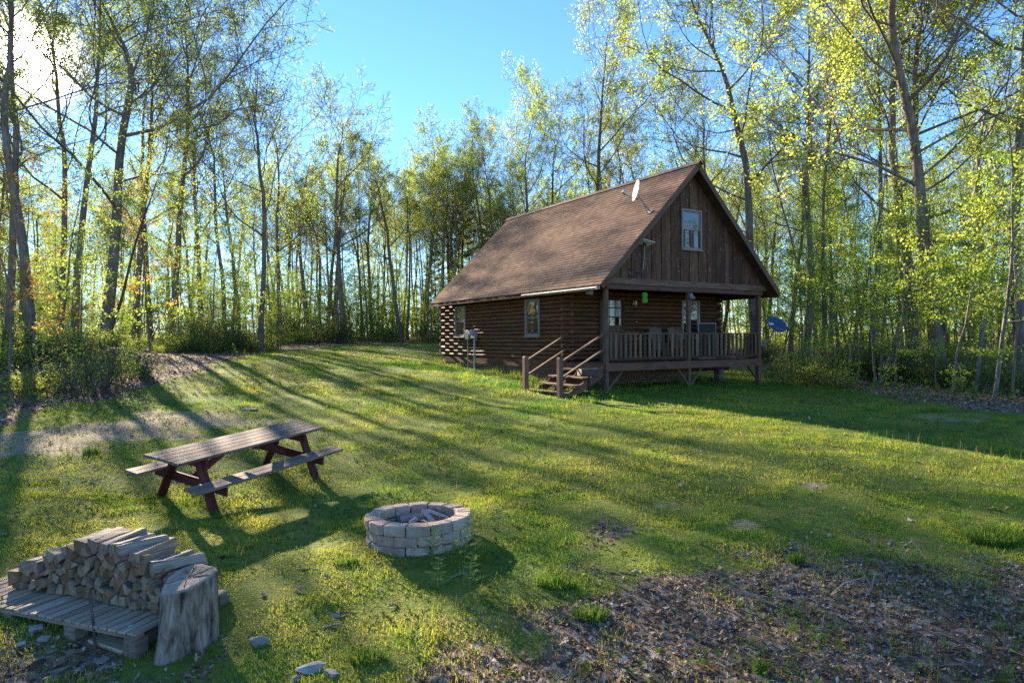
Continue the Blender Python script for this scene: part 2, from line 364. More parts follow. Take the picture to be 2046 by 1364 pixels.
# longer, sparse seed stalks
def stalks():
    n=5200; x,y=sample(n,4.6,13); M=masks(x,y)
    ok=(rng.random(n)<np.clip(sstep(.45,.7,fbm(x,y,1.7,55))*(1-M['fl'])*(.45+.5*sstep(900,1500,M['px'])),0,1))
    for kx,ky,kr in KEEP_OUT+[(-4.1,10.1,1.3),(-3.9,5.7,1.0)]: ok&=((x-kx)**2+(y-ky)**2)>kr*kr
    x,y=x[ok],y[ok]; n=len(x); z=hz(x,y); h=rng.uniform(.10,.26,n); w=.0045
    th=rng.uniform(0,6.28,n); la=rng.uniform(0,6.28,n); ln=h*rng.uniform(.05,.35,n)
    P=np.stack([x,y,z],1); S=np.stack([np.cos(th),np.sin(th),0*th],1)*w/2; Lh=np.stack([np.cos(la)*ln,np.sin(la)*ln,0*ln],1); U=np.zeros((n,3)); U[:,2]=h
    V=np.stack([P-S,P+S,P-S*.8+Lh*.4+U*.6,P+S*.8+Lh*.4+U*.6,P+Lh+U],1).reshape(-1,3)
    i=np.arange(n)[:,None]*5; F=[i+np.array([[0,1,3,2]]),i+np.array([[2,3,4]])]
    c=np.where(rng.random((n,1))<.5,np.array([[.15,.2,.04]]),np.array([[.27,.2,.08]]))*rng.uniform(.7,1.2,(n,1))
    return V,F,np.repeat(np.c_[c,np.ones(n)],5,0)
V,F,C=stalks(); o_=link('grass_stalks',mesh_np('grass_stalks',V,F,BLADE,{'Col':C})); tag(o_,'thin seeding grass stalks standing above the near lawn','grass',kind='stuff')
# ------------------------------------------------------------------ fallen leaves
def leaf_shapes(x,y,size,flat=.35,simple=False):
    n=len(x); z=hz(x,y)
    t=np.array([0,.14,.28,.42,.56,.7,.84,1.]) if not simple else np.array([0,.5,1.])
    wv=np.array([.03,.22,.09,.33,.12,.36,.14,.04]) if not simple else np.array([.08,.36,.05])
    m=len(t); L=np.zeros((n,m,3,3)); wr=rng.uniform(.6,1.35,(n,m))
    curl=rng.uniform(-.7,1.3,n)*rng.uniform(.3,1,n); bend=rng.uniform(-.9,.9,n)
    for j,s_ in enumerate((-1,0,1)):
        L[:,:,j,0]=(t-.5)[None]; L[:,:,j,1]=s_*wv[None]*wr
        L[:,:,j,2]=curl[:,None]*abs(s_)*wv[None]*.9+bend[:,None]*((t-.5)**2)[None]
    L*=size[:,None,None,None]
    a=rng.uniform(0,6.28,n); tx=rng.normal(0,flat,n); ty=rng.normal(0,flat,n)
    ca_,sa_=np.cos(a),np.sin(a)
    X=L[...,0]*ca_[:,None,None]-L[...,1]*sa_[:,None,None]; Y=L[...,0]*sa_[:,None,None]+L[...,1]*ca_[:,None,None]
    Z=L[...,2]+X*tx[:,None,None]+Y*ty[:,None,None]
    zmin=Z.reshape(n,-1).min(1); Z=Z-zmin[:,None,None]*.8
    V=np.stack([X+x[:,None,None],Y+y[:,None,None],Z+z[:,None,None]+.004],3).reshape(-1,3)
    k=m*3; q=[]
    for i in range(m-1):
        for j in range(2): q.append([i*3+j,i*3+j+1,(i+1)*3+j+1,(i+1)*3+j])
    F=(np.arange(n)[:,None,None]*k+np.array(q)[None]).reshape(-1,4)
    pal=np.array([[.36,.285,.215],[.28,.20,.14],[.17,.11,.07],[.46,.395,.33],[.22,.15,.10],[.40,.315,.235],[.31,.25,.195],[.13,.09,.062]])
    c=pal[rng.integers(0,len(pal),n)]*rng.uniform(.7,1.2,(n,1))
    return V,[F],np.repeat(np.c_[c,np.ones(n)],k,0)
def scatter(n,d0,d1,fn,pxa=-90,pxb=2140,pw=1.):
    x,y=sample(n,d0,d1,pxa,pxb,pw); M=masks(x,y); ok=rng.random(n)<fn(M,x,y)
    ok&=~under_house(x,y,0); return x[ok],y[ok]
parts=[]
x,y=scatter(int(20000*GQ),4.2,9.,lambda M,x,y:M['nr']*(.2+.8*sstep(.4,.62,fbm(x,y,.7,61))) ); parts.append(leaf_shapes(x,y,rng.uniform(.03,.085,len(x))*rng.uniform(.6,1,len(x)),.28))
x,y=scatter(int(60000*GQ),4.2,9.,lambda M,x,y:M['nr']*(.4+.6*sstep(.35,.6,fbm(x,y,.5,63))) ); parts.append(leaf_shapes(x,y,rng.uniform(.012,.035,len(x)),.5,True))
x,y=scatter(3600,4.6,16,lambda M,x,y:.05+.25*sstep(.55,.75,fbm(x,y,1.6,62))*(1-M['lit'])); parts.append(leaf_shapes(x,y,rng.uniform(.04,.11,len(x)),.25))
x,y=scatter(90000,11,34,lambda M,x,y:M['fl']*.8,-90,2140); parts.append(leaf_shapes(x,y,rng.uniform(.045,.10,len(x)),.3,True))
V,F,C=join_np(parts)
o_=link('fallen_leaves',mesh_np('fallen_leaves',V,F,blade_mat('dead_leaves',.18),{'Col':C})); tag(o_,'pale curled dead oak leaves strewn over bare soil','leaf litter',kind='stuff')
# ------------------------------------------------------------------ dead stems and green sprigs in the near litter
mb=MB()
x,y=scatter(3600,4.6,9.5,lambda M,x,y:.22*M['nr']*sstep(900,1300,M['px'])+.05*M['nr'])
for a,b in zip(x,y):
    z=float(hz(a,b)); L=rng.uniform(.08,.42)*rng.uniform(.5,1); th=rng.uniform(0,6.28); el=rng.choice([.08,.2,.9,1.2])
    p0=np.array([a,b,z+.01]); d=np.array([math.cos(th)*math.cos(el),math.sin(th)*math.cos(el),math.sin(el)])*L
    mid=p0+d*.5+rng.normal(0,.02,3); mb.tube([p0,mid,p0+d],[.0032,.0026,.0015],4,False)
o_=mb.build('dead_stems',noise_mat('dead_stem_bark',(.13,.075,.05),(.34,.24,.17),20)); tag(o_,'dry broken twigs and dead stems lying in the leaf litter','twigs',kind='stuff')
def sprigs(n,d0,d1,fn,h0,h1,ls):
    x,y=scatter(n,d0,d1,fn); V=[];F=[];C=[];k=0
    for a,b in zip(x,y):
        z=float(hz(a,b)); h=rng.uniform(h0,h1); m=rng.integers(6,14); base=np.array([a,b,z]); lean=rng.normal(0,.3,2)
        t=rng.uniform(.15,1,m); th=rng.uniform(0,6.28,m); l=ls*rng.uniform(.5,1.2,m); 
        st=base+np.stack([lean[0]*t*h,lean[1]*t*h,t*h],1); dr=np.stack([np.cos(th),np.sin(th),rng.uniform(-.1,.9,m)],1); dr/=np.linalg.norm(dr,axis=1)[:,None]
        sd=np.cross(dr,[0,0,1.]); sd/=np.linalg.norm(sd,axis=1)[:,None]+1e-9
        q=np.stack([st,st+dr*l[:,None]*.5+sd*l[:,None]*.2,st+dr*l[:,None],st+dr*l[:,None]*.5-sd*l[:,None]*.2],1)
        c=np.array([.11,.20,.04])*rng.uniform(.55,1.5)*np.array([rng.uniform(.8,1.6),1,1]); V.append(q.reshape(-1,3)); F.append(np.arange(m*4).reshape(-1,4)+k); k+=m*4
        C.append(np.repeat(np.r_[c,1][None],m*4,0))
    return np.concatenate(V),[np.concatenate(F)],np.concatenate(C)
V,F,C=join_np([sprigs(6500,4.5,10,lambda M,x,y:.42*M['nr']*(.5+2.6*sstep(1300,1950,M['px']))*sstep(.35,.6,fbm(x,y,.9,73))+.10*(1-M['lit'])*sstep(.5,.7,fbm(x,y,1.2,71)),.03,.15,.05),
   sprigs(17000,4.5,15,lambda M,x,y:.8*(1-M['lit'])*sstep(.44,.62,fbm(x,y,.6,75)),.012,.045,.032),sprigs(5000,14,30,lambda M,x,y:.6*(1-M['lit'])*sstep(.48,.66,fbm(x,y,1.6,76)),.03,.09,.07),
   sprigs(5200,12,40,lambda M,x,y:.65*M['fl']*sstep(.38,.6,fbm(x,y,3,72)),.1,.5,.20)])
o_=link('ground_plants',mesh_np('ground_plants',V,F,BLADE,{'Col':C})); tag(o_,'small leafy green plants growing out of the leaf litter','ground plants',kind='stuff')
# ------------------------------------------------------------------ materials for built things
LOG=wood_mat('log_stain',(.034,.014,.007),(.085,.036,.016),(.155,.068,.029),.65,22,.6,.008)
DARK=wood_mat('dark_stain',(.030,.015,.009),(.068,.035,.020),(.12,.066,.040),.75,34,.5,.004)
GABLE=wood_mat('gable_boards',(.044,.020,.011),(.092,.045,.026),(.17,.095,.058),.85,30,.6,.004,.8)
TRIMW=wood_mat('trim_boards',(.065,.033,.021),(.135,.077,.051),(.22,.138,.098),.8,34,.35,.003)
REDB=wood_mat('red_brown_beam',(.06,.026,.016),(.125,.058,.038),(.19,.095,.066),.75,34,.3,.003)
RAIL=wood_mat('rail_wood',(.065,.034,.020),(.135,.078,.048),(.22,.145,.098),.8,36,.4,.003)
NEWEL=wood_mat('newel_wood',(.09,.045,.027),(.16,.085,.055),(.23,.135,.09),.75,30,.3,.003)
LATT=wood_mat('lattice_wood',(.09,.048,.032),(.16,.095,.068),(.24,.16,.12),.85,30,.4,.002)
WFRAME=plain('window_trim',(.23,.195,.17),.6)
WHITE=plain('white_metal',(.22,.215,.21),.65)
GREYM=plain('grey_metal',(.20,.205,.20),.55,.2)
DKM=plain('dark_metal',(.035,.033,.032),.5,.6)
def glass(name,c,rough=.03):
    t=NT(name); nz=t.noise(t.n('TexCoord').outputs['Object'],2.2,2)
    b=t.n('BsdfPrincipled'); b.inputs['Base Color'].default_value=(*c,1); b.inputs['Roughness'].default_value=rough; b.inputs['Specular IOR Level'].default_value=1.0; b.inputs['IOR'].default_value=1.6
    q=t.n('Bump'); q.inputs['Strength'].default_value=.05; q.inputs['Distance'].default_value=.02; t.l(nz,q.inputs['Height']); t.l(q.outputs[0],b.inputs['Normal']); t.l(b.outputs[0],t.out.inputs[0]); return t.m
GLASS=glass('window_glass',(.012,.016,.018)); GLASSC=glass('curtained_glass',(.24,.25,.26),.12)
# ------------------------------------------------------------------ cabin
W=7.056; YW=2.0; YR=11.22
cabin=thing('log_cabin','dark brown log cabin with steep shingle roof and covered front porch on the lawn','cabin',tuple(cab(0,0,0)),YAW)
HC=.1455; Z0=.05; NCR=16
def log_profile(h,bo,bi):
    p=[]
    for k in range(7): 
        a=-math.pi/2+math.pi*k/6; p.append((bo*(.12+.88*math.cos(a)) ,h/2*math.sin(a)))
    p+=[(-bi,h/2*.96),(-bi,-h/2*.96)]
    return p
PR=log_profile(HC*.985,.085,.05)
def log_wall(along,fixed,a0,a1,out,odd,ext0,ext1,z1=NCR):
    mb=MB(); 
    for i in range(z1):
        z=Z0+HC*(i+.5); e=(i%2)==odd; s=a0-(ext0 if e else -.02); t_=a1+(ext1 if e else -.02)
        j=rng.uniform(-.012,.012,2); r=rng.uniform(.75,1.15)
        if along=='Y': mb.prism(PR,(fixed,s+j[0],z),(out,0,0),(0,0,1),(0,1,0),t_-s+j[1],r)
        else: mb.prism(PR,(s+j[0],fixed,z),(0,out,0),(0,0,1),(1,0,0),t_-s+j[1],r)
    return mb
log_wall('Y',0,YW,YR,-1,0,.26,.26).build('log_wall',LOG,cabin,True,angle=R(50))
log_wall('X',YW,0,W,-1,1,.26,.26).build('log_wall',LOG,cabin,True,angle=R(50))
log_wall('X',YR,0,W,1,1,.26,.26).build('log_wall',LOG,cabin,True,angle=R(50))
log_wall('Y',W,YW,YR,1,0,.26,.26).build('log_wall',LOG,cabin,True,angle=R(50))
mb=MB(); mb.box((-.035,(YW+YR)/2,-.085),(.05,YR-YW,.27)); mb.box((W+.035,(YW+YR)/2,-.085),(.05,YR-YW,.27)); mb.box((W/2,YR+.03,-.085),(W-.03,.05,.27)); mb.build('skirt_board',LOG,cabin,bevel=.004)
# floor slab and inner darkness
mb=MB(); mb.box((W/2,(YW+YR)/2,-.06),(W-.2,YR-YW-.2,.16)); mb.build('floor_frame',DARK,cabin)
mb=MB(); mb.box((W/2,(YW+YR)/2,2.5),(W-.24,YR-YW-.2,.12)); mb.build('loft_floor',DARK,cabin)
# lattice
def lattice(p0,p1,zt,zb,name):
    mb=MB(); p0=np.array(p0,float);p1=np.array(p1,float);L=np.linalg.norm(p1-p0);u=(p1-p0)/L;H=zt-zb
    nrm=np.array([u[1],-u[0],0])
    for k,sg in ((0,1),(1,-1)):
        s=-H
        while s<L+H:
            a0,b0=(s,0),(s+H,H)
            if sg<0: a0,b0=(s+H,0),(s,H)
            (x0,y0),(x1,y1)=a0,b0
            t0,t1=0,1
            dx=x1-x0
            for lim,sign in ((0,1),(L,-1)):
                f0=(x0-lim)*sign; f1=(x1-lim)*sign
                if f0<0 and f1<0: t0=2
                elif f0<0: t0=max(t0,f0/(f0-f1))
                elif f1<0: t1=min(t1,f0/(f0-f1))
            if t0<t1-.02:
                A=p0+u*(x0+dx*t0)+np.array([0,0,zb+(y1-y0)*t0+y0]); B=p0+u*(x0+dx*t1)+np.array([0,0,zb+y0+(y1-y0)*t1])
                mb.beam(A+nrm*.008*k,B+nrm*.008*k,.036,.007,up=nrm)
            s+=.118
    mb.box((p0+p1)/2+np.array([0,0,zt-.02]),(L,.02,.05),np.stack([u,nrm,[0,0,1]],1))
    return mb.build(name,LATT,cabin)
lattice((.0,YW,0),(.0,YR,0),-.22,-.98,'lattice_panel'); lattice((0.05,YW+.02,0),(5.7,YW+.02,0),-.2,-1.0,'lattice_panel')
mb=MB(); mb.tube([(0.1,YW+.12,-.40),(7.85,YW+.12,-.40)],.10,12); mb.box((7.2,YW+.12,-.34),(.3,.26,.3)); mb.build('sill_log',DARK,cabin,True)
for x,y in ((7.35,YW+.12),(7.1,6.5),(7.1,10.8),(3.6,6.5)):
    zg=float(hz(*cab(x,y)[:2]))-CO[2]; mb=MB(); mb.box((x,y,(zg-.1-.42)/2),(.26,.26,-.42-zg+.1)); mb.box((x,y,zg+.03),(.42,.42,.14)); mb.build('pier',noise_mat('pier_stone',(.08,.07,.06),(.2,.18,.16),9),cabin)
# porch
mb=MB(); 
for i in range(14): mb.box((W/2,-.02+.145*(i+.5)-.0,-.02),(W+.1,.138,.035),grain=0)
mb.build('porch_deck',RAIL,cabin,bevel=.003)
mb=MB(); mb.box((W/2,-.045,-.135),(W+.16,.045,.19)); mb.box((W+.06,1.0,-.135),(.045,1.95,.19)); mb.box((-.06,1.0,-.135),(.045,1.95,.19))
mb.box((W/2,.7,-.13),(W,.04,.17)); mb.box((W/2,1.4,-.13),(W,.04,.17)); mb.build('rim_board',REDB,cabin,bevel=.004)
POSTX=(0.0,W/2,W)
for x in POSTX:
    zg=float(hz(*cab(x,.04)[:2]))-CO[2]; wd=.125 if x<W-.1 else .15
    mb=MB(); mb.box((x,.05,(2.28+zg-.15)/2),(wd,wd,2.28-zg+.15)); mb.build('porch_post',REDB if x>W-.1 else TRIMW,cabin,bevel=.006)
for x,dx in ((0,.6),(W/2,-.55),(W/2,.55),(W,-.6)):
    mb=MB(); mb.beam((x+(.04 if dx>0 else -.04),.02,-.80),(x+dx,.02,-.25),.04,.085,up=(0,-1,0)); mb.build('post_brace',RAIL,cabin,bevel=.003)
def railing(p0,p1):
    p0=np.array(p0,float);p1=np.array(p1,float);L=np.linalg.norm(p1-p0);u=(p1-p0)/L
    mb=MB(); mb.beam(p0+[0,0,.92],p1+[0,0,.92],.105,.04); mb.build('top_rail',RAIL,cabin,bevel=.004)
    mb=MB(); mb.beam(p0+[0,0,.13],p1+[0,0,.13],.05,.085); mb.build('bottom_rail',DARK,cabin,bevel=.004)
    n=int(L/.192)
    for i in range(n):
        c=p0+u*(L*(i+.5)/n+rng.uniform(-.008,.008)); M=np.stack([u,np.array([-u[1],u[0],0]),[0,0,1]],1)
        mb=MB(); mb.box(c+np.array([0,0,.535])+M[:,1]*-.03,(.088,.036,.76),M,rng.uniform(.2,1.3)); mb.build('baluster',RAIL if rng.random()<.5 else DARK,cabin,bevel=.003)
railing((.07,.05,0),(W/2-.07,.05,0)); railing((W/2+.07,.05,0),(W-.08,.05,0)); railing((W,.16,0),(W,YW-.1,0))
# steps on the left end of the porch
for i in range(4):
    z=-.2-.215*i; x=-.16-.4*i; mb=MB(); mb.box((x-.14,1.0,z),(.33,1.86,.042),grain=1); mb.build('stair_tread',RAIL,cabin,bevel=.004)
for y in (.1,1.0,1.88):
    mb=MB(); a=np.array((-.05,y,-.26)); b=np.array((-1.62,y,-1.06)); mb.beam(a,b,.045,.22); 
    for i in range(4): mb.box((-.3-.4*i,y,-.27-.215*i-.02),(.3,.05,.06))
    mb.build('stair_stringer',REDB,cabin,bevel=.003)
for y in (.06,1.92):
    zg=float(hz(*cab(-1.72,y)[:2]))-CO[2]
    mb=MB(); mb.box((-1.72,y,(.2+zg-.1)/2),(.155,.155,.2-zg+.1)); mb.box((-1.72,y,.212),(.12,.12,.03)); mb.build('newel_post',NEWEL,cabin,bevel=.012)
    for dz in (0,-.47):
        mb=MB(); mb.beam((-1.66,y,.1+dz),(-.0,y if y<1 else YW-.03,.95+dz),.045,.085,up=(0,1,0)); mb.build('stair_handrail',RAIL,cabin,bevel=.004)
# roof
EX=.617; OYF=.425; YB=11.5; ZE=2.36; ZR=6.50; XM=W/2
sl=(ZR-ZE)/(XM+EX); LS=math.hypot(XM+EX,ZR-ZE)
def roof_side(sgn):
    d=np.array([(XM+EX)/LS*1.0,0,(ZR-ZE)/LS]); nrm=np.array([-d[2],0,d[0]]); o=np.array([-EX,0,ZE])
    if sgn<0: d=d*[-1,1,1]; nrm=nrm*[-1,1,1]; o=np.array([W+EX,0,ZE])
    mb=MB(); c=o+d*LS/2-nrm*.055+np.array([0,(YB-OYF)/2,0]); M=np.stack([d,[0,1,0],nrm],1); mb.box(c,(LS,YB+OYF,.085),M); mb.build('roof_deck',DARK,cabin)
    # shingles, tab by tab
    nr=41; e=LS/nr; V=[];F=[];tone=[];k=0
    for i in range(nr):
        y=-OYF-.02-rng.uniform(0,.3); row=rng.uniform(-.06,.06); th=.008
        while y<YB+.02:
            wd=rng.choice([.14,.2,.26,.3]); y0=max(y,-OYF-.02); y1=min(y+wd,YB+.02); y+=wd
            if y1-y0<.02: continue
            a=i*e-.012+rng.choice([0,0,.0,.012]); b=min((i+1)*e+.03,LS+.02)
            for (s_,yy,h_) in ((a,y0,th),(a,y1,th),(b,y1,.0),(b,y0,.0),(a,y0,-.012),(a,y1,-.012)): V.append(o+d*s_+nrm*h_+np.array([0,yy,0]))
            F+=[(k,k+1,k+2,k+3),(k,k+4,k+5,k+1)] if sgn<0 else [(k+3,k+2,k+1,k),(k+1,k+5,k+4,k)]
            k+=6; tone+=[min(1,max(0,rng.random()+row))]*6
    t=D.materials.get('shingles')
    if not t:
        q=NT('shingles'); P=q.n('TexCoord').outputs['Object']; tn=q.attr('rnd').outputs['Fac']; a=q.noise(P,120,3); b=q.noise(P,.9,4,.65)
        f=q.math('ADD',q.math('MULTIPLY',tn,.45),q.math('MULTIPLY',q.math('ADD',q.math('MULTIPLY',a,.3),q.math('MULTIPLY',b,.7)),.55))
        col=q.ramp(f,[(.15,(.13,.078,.056)),(.45,(.185,.117,.085)),(.8,(.25,.165,.122))]); t=q.bsdf(col,.95,0,.1,a,.003,.35)
    link('shingles',mesh_np('shingles',np.array(V),np.array(F),t,{'rnd':np.array(tone)}),cabin)
    mb=MB(); mb.beam(o+np.array([0,-OYF-.015,0])-nrm*.085,o+d*(LS-.0)+np.array([0,-OYF-.015,0])-nrm*.085,.035,.17,up=nrm); mb.build('rake_board',TRIMW,cabin,bevel=.004)
    mb=MB(); mb.beam(o+np.array([0,YB+.015,0])-nrm*.085,o+d*LS+np.array([0,YB+.015,0])-nrm*.085,.035,.17,up=nrm); mb.build('rake_board',TRIMW,cabin,bevel=.004)
    mb=MB(); mb.box(o+np.array([0.02*sgn,(YB-OYF)/2,-.075]),(.03,YB+OYF-.06,.13),grain=1); mb.build('eave_board',DARK,cabin,bevel=.003)
roof_side(1); roof_side(-1)
mb=MB(); y=-OYF-.10
while y<YB:
    for s in (1,-1):
        d=np.array([s*.72,0,-.69]); n_=np.array([s*.69,0,.72]); mb.box(np.array([XM,y+.15,ZR+.035])+d*.085+n_*.006*(1+.5*rng.random()),(.18,.31,.014),np.stack([d,[0,1,0],n_],1))
    y+=.29
mb.build('ridge_cap',noise_mat('ridge_cap',(.12,.07,.05),(.2,.125,.088),30,.9,.003,.4),cabin)
# gables
def gable(y,out,name):
    mb=MB(); x=-.28; zb=2.60
    while x<W+.28:
        x1=min(x+.212,W+.28); u=lambda q: ZE-.115+(min(q,W-q)+EX)*sl
        if u((x+x1)/2)>zb+.05:
            pts=[(x+.004,zb),(x1-.004,zb),(x1-.004,max(zb+.01,u(x1))),(x+.004,max(zb+.01,u(x)))]
            if x<XM<x1: pts=[(x+.004,zb),(x1-.004,zb),(x1-.004,u(x1)),(XM,u(XM)),(x+.004,u(x))]
            off=.0 if int(round((x+.28)/.212))%2 else .022
            mb.prism(pts,(0,y+out*off,0),(1,0,0),(0,0,1),(0,out,0),.03,None,0,'y')
        x=x1
    return mb.build(name,GABLE,cabin,bevel=.003)
gable(.03,-1,'gable_boards'); gable(YR,1,'gable_boards')
mb=MB(); mb.box((W/2+.03,.0,2.53),(W+.62,.12,.2)); mb.build('gable_beam',TRIMW,cabin,bevel=.008)
mb=MB(); mb.box((W/2,-.02,2.345),(W+.16,.16,.135)); mb.build('porch_beam',REDB,cabin,bevel=.006)
mb=MB(); mb.box((0,1.0,2.345),(.14,1.85,.15)); mb.build('side_beam',DARK,cabin,bevel=.006)
mb=MB(); mb.box((W,1.0,2.345),(.14,1.85,.15)); mb.build('side_beam',DARK,cabin,bevel=.006)
mb=MB()
for i in range(9): mb.box((W/2,.13+.21*(i+.5),2.455),(W+.2,.2,.025),grain=0)
mb.build('porch_ceiling',DARK,cabin)
# gutter piece
mb=MB(); pr=[(.055*math.cos(a),.055*math.sin(a)) for a in np.linspace(math.pi,2*math.pi,8)]+[(.05,.0),(.047,-.008)]
mb.tube([(-EX-.055,-.40,2.27),(-EX-.055,3.75,2.27)],.042,8); mb.box((-EX-.055,-.40,2.27),(.12,.05,.1)); mb.build('gutter',WHITE,cabin,True)
mb=MB(); mb.box((-.42,.25,2.27),(.05,.12,.05)); mb.tube([(-.42,.2,2.22),(-.52,.1,2.14)],[.045,.065],10); mb.tube([(-.36,.3,2.22),(-.44,.42,2.15)],[.045,.06],10); mb.build('floodlight',GREYM,cabin,True)
# windows
def window(x0,x1,z0,z1,plane,pos,double=True,trim=WFRAME,curtain=0):
    """plane 'X': on the left wall, seen from -X;  'Y': on a wall seen from -Y"""
    def P(u,v,d): return (pos-d,u,v) if plane=='X' else (u,pos-d,v)
    def S(du,dv,dd): return (dd,du,dv) if plane=='X' else (du,dd,dv)
    cu,cv=(x0+x1)/2,(z0+z1)/2; w,h=x1-x0,z1-z0; t=.065
    mb=MB()
    for v in (z0+t/2,z1-t/2): mb.box(P(cu,v,.03),S(w,t,.07))
    for u in (x0+t/2,x1-t/2): mb.box(P(u,cv,.028),S(t,h-2*t,.066))
    mb.box(P(cu,z0-.018,.045),S(w+.05,.036,.11))
    fr=mb.build('window',trim,cabin,bevel=.004)
    iw,ih=w-2*t,h-2*t; zm=cv
    s=.038
    for (a,b,dd) in ((zm-.02,z1-t,.018),(z0+t,zm+.02,.0)):
        mb=MB(); 
        for v in (a+s/2,b-s/2): mb.box(P(cu,v,dd),S(iw,s,.03))
        for u in (x0+t+s/2,x1-t-s/2): mb.box(P(u,(a+b)/2,dd),S(s,b-a-2*s,.03))
        mb.build('sash',trim,fr,bevel=.003)
        mb=MB(); mb.box(P(cu,(a+b)/2,dd-.004),S(iw-2*s,b-a-2*s,.008)); mb.build('pane',GLASS if not(curtain and a>zm-.1) else GLASSC,fr)
    return fr
window(3.52,4.44,.86,2.19,'X',-.07); window(9.11,10.05,.87,2.17,'X',-.07)
window(3.14,4.08,3.69,5.03,'Y',-.005,curtain=0)
window(5.14,6.06,.75,2.16,'Y',YW-.07,trim=plain('pale_trim',(.34,.30,.27),.6))
# door with nine-light window
mb=MB(); y=YW-.11
mb.box((1.78,y,1.02),(.92,.045,2.03)); dr=mb.build('door',wood_mat('door_wood',(.05,.024,.014),(.10,.048,.028),(.15,.08,.05),.5,20,.2,.002),cabin,bevel=.004)
mb=MB(); [mb.box((x,y-.01,1.05),(.09,.09,2.12)) for x in (1.27,2.29)]; mb.box((1.78,y-.01,2.12),(1.11,.09,.1)); mb.build('door_frame',DARK,cabin,bevel=.004)
for i in range(3):
    for j in range(3):
        mb=MB(); mb.box((1.52+.26*i,y-.026,1.35+.31*j),(.22,.012,.27)); mb.build('pane',GLASSC if j>0 else GLASS,dr)
mb=MB(); mb.tube([(2.17,y-.02,1.02),(2.17,y-.07,1.02)],[.018,.018],8); mb.tube([(2.17,y-.06,1.02),(2.17,y-.075,1.02),(2.17,y-.1,1.02),(2.17,y-.115,1.02)],[.018,.034,.034,.015],10); mb.build('knob',plain('brass_dark',(.25,.2,.12),.3,.9),dr,True)
mb=MB(); mb.box((2.75,y-.0,2.02),(.09,.05,.16)); mb.tube([(2.75,y-.02,2.02),(2.75,y-.12,2.0),(2.75,y-.14,2.08)],.012,6); mb.tube([(2.75,y-.14,1.86),(2.75,y-.14,1.93),(2.75,y-.14,2.08),(2.75,y-.14,2.17)],[.03,.055,.07,.02],8); mb.build('wall_lamp',plain('brass',(.42,.31,.15),.35,.8),cabin,True)
mb=MB(); mb.box((W/2+.02,-.05,2.2),(.13,.07,.09)); mb.box((W/2+.03,-.1,2.11),(.17,.1,.08),Matrix.Rotation(.35,3,'X')); mb.build('security_light',WHITE,cabin,bevel=.006)
# ------------------------------------------------------------------ things on and by the cabin
def cthing(name,label,cat,p,group=None,rz=0): return thing(name,label,cat,tuple(cab(*p)),YAW+rz,group)
m_=cthing('electric_meter','grey electric meter box and shut-off box with two conduits on the log side wall','electric meter',(-.13,8.3,0))
mb=MB(); mb.box((-.05,.42,.95),(.13,.3,.38)); mb.build('shutoff_box',GREYM,m_,bevel=.01)
mb=MB(); mb.box((-.05,-.12,.98),(.15,.36,.36)); mb.build('meter_box',plain('light_grey_metal',(.24,.25,.25),.55,.2),m_,bevel=.012)
mb=MB(); mb.tube([(-.12,-.08,1.02),(-.2,-.08,1.02),(-.25,-.08,1.02),(-.265,-.08,1.02)],[.095,.095,.085,.05],18); mb.build('meter_dial',plain('meter_glass',(.38,.39,.4),.2),m_,True)
zg=float(hz(*cab(-.13,8.3)[:2]))-CO[2]-.05
mb=MB(); mb.tube([(-.05,.42,.78),(-.05,.42,zg)],.024,10); mb.build('conduit',GREYM,m_,True)
mb=MB(); mb.tube([(-.05,-.16,.82),(-.05,-.16,zg)],.042,12); mb.tube([(-.05,-.16,.22),(-.05,-.16,.28)],.052,12); mb.build('conduit',plain('pvc',(.25,.26,.27),.5),m_,True)
def dish_mesh(rx,ry,depth,k=28,rings=6):
    V=[(0,0,0)];F=[]
    for i in range(1,rings+1):
        for j in range(k): a=6.28318*j/k; r=i/rings; V.append((rx*r*math.cos(a),ry*r*math.sin(a),depth*r*r))
    for j in range(k): F.append((0,1+j,1+(j+1)%k))
    for i in range(rings-1):
        for j in range(k): a=1+i*k; F.append((a+j,a+k+j,a+k+(j+1)%k,a+(j+1)%k))
    return np.array(V,float),F
def basis(n,up=(0,0,1)):
    n=np.array(n,float);n/=np.linalg.norm(n);x=np.cross(up,n);x/=np.linalg.norm(x);y=np.cross(n,x);return np.stack([x,y,n],1)
def dish(parent,c,n,rx,ry,depth,mat):
    V,F=dish_mesh(rx,ry,depth); V2=V.copy(); B=basis(n); V=np.array(c)+V@B.T
    V2[:,2]-=.012; V2=np.array(c)+V2@B.T; mb=MB(); k=len(V); 
    mb.add(np.r_[V,V2],F+[tuple(k+i for i in f[::-1]) for f in F]+[(k-28+j,k-28+(j+1)%28,2*k-28+(j+1)%28,2*k-28+j) for j in range(28)]); return mb.build('reflector',mat,parent,True,angle=R(60))
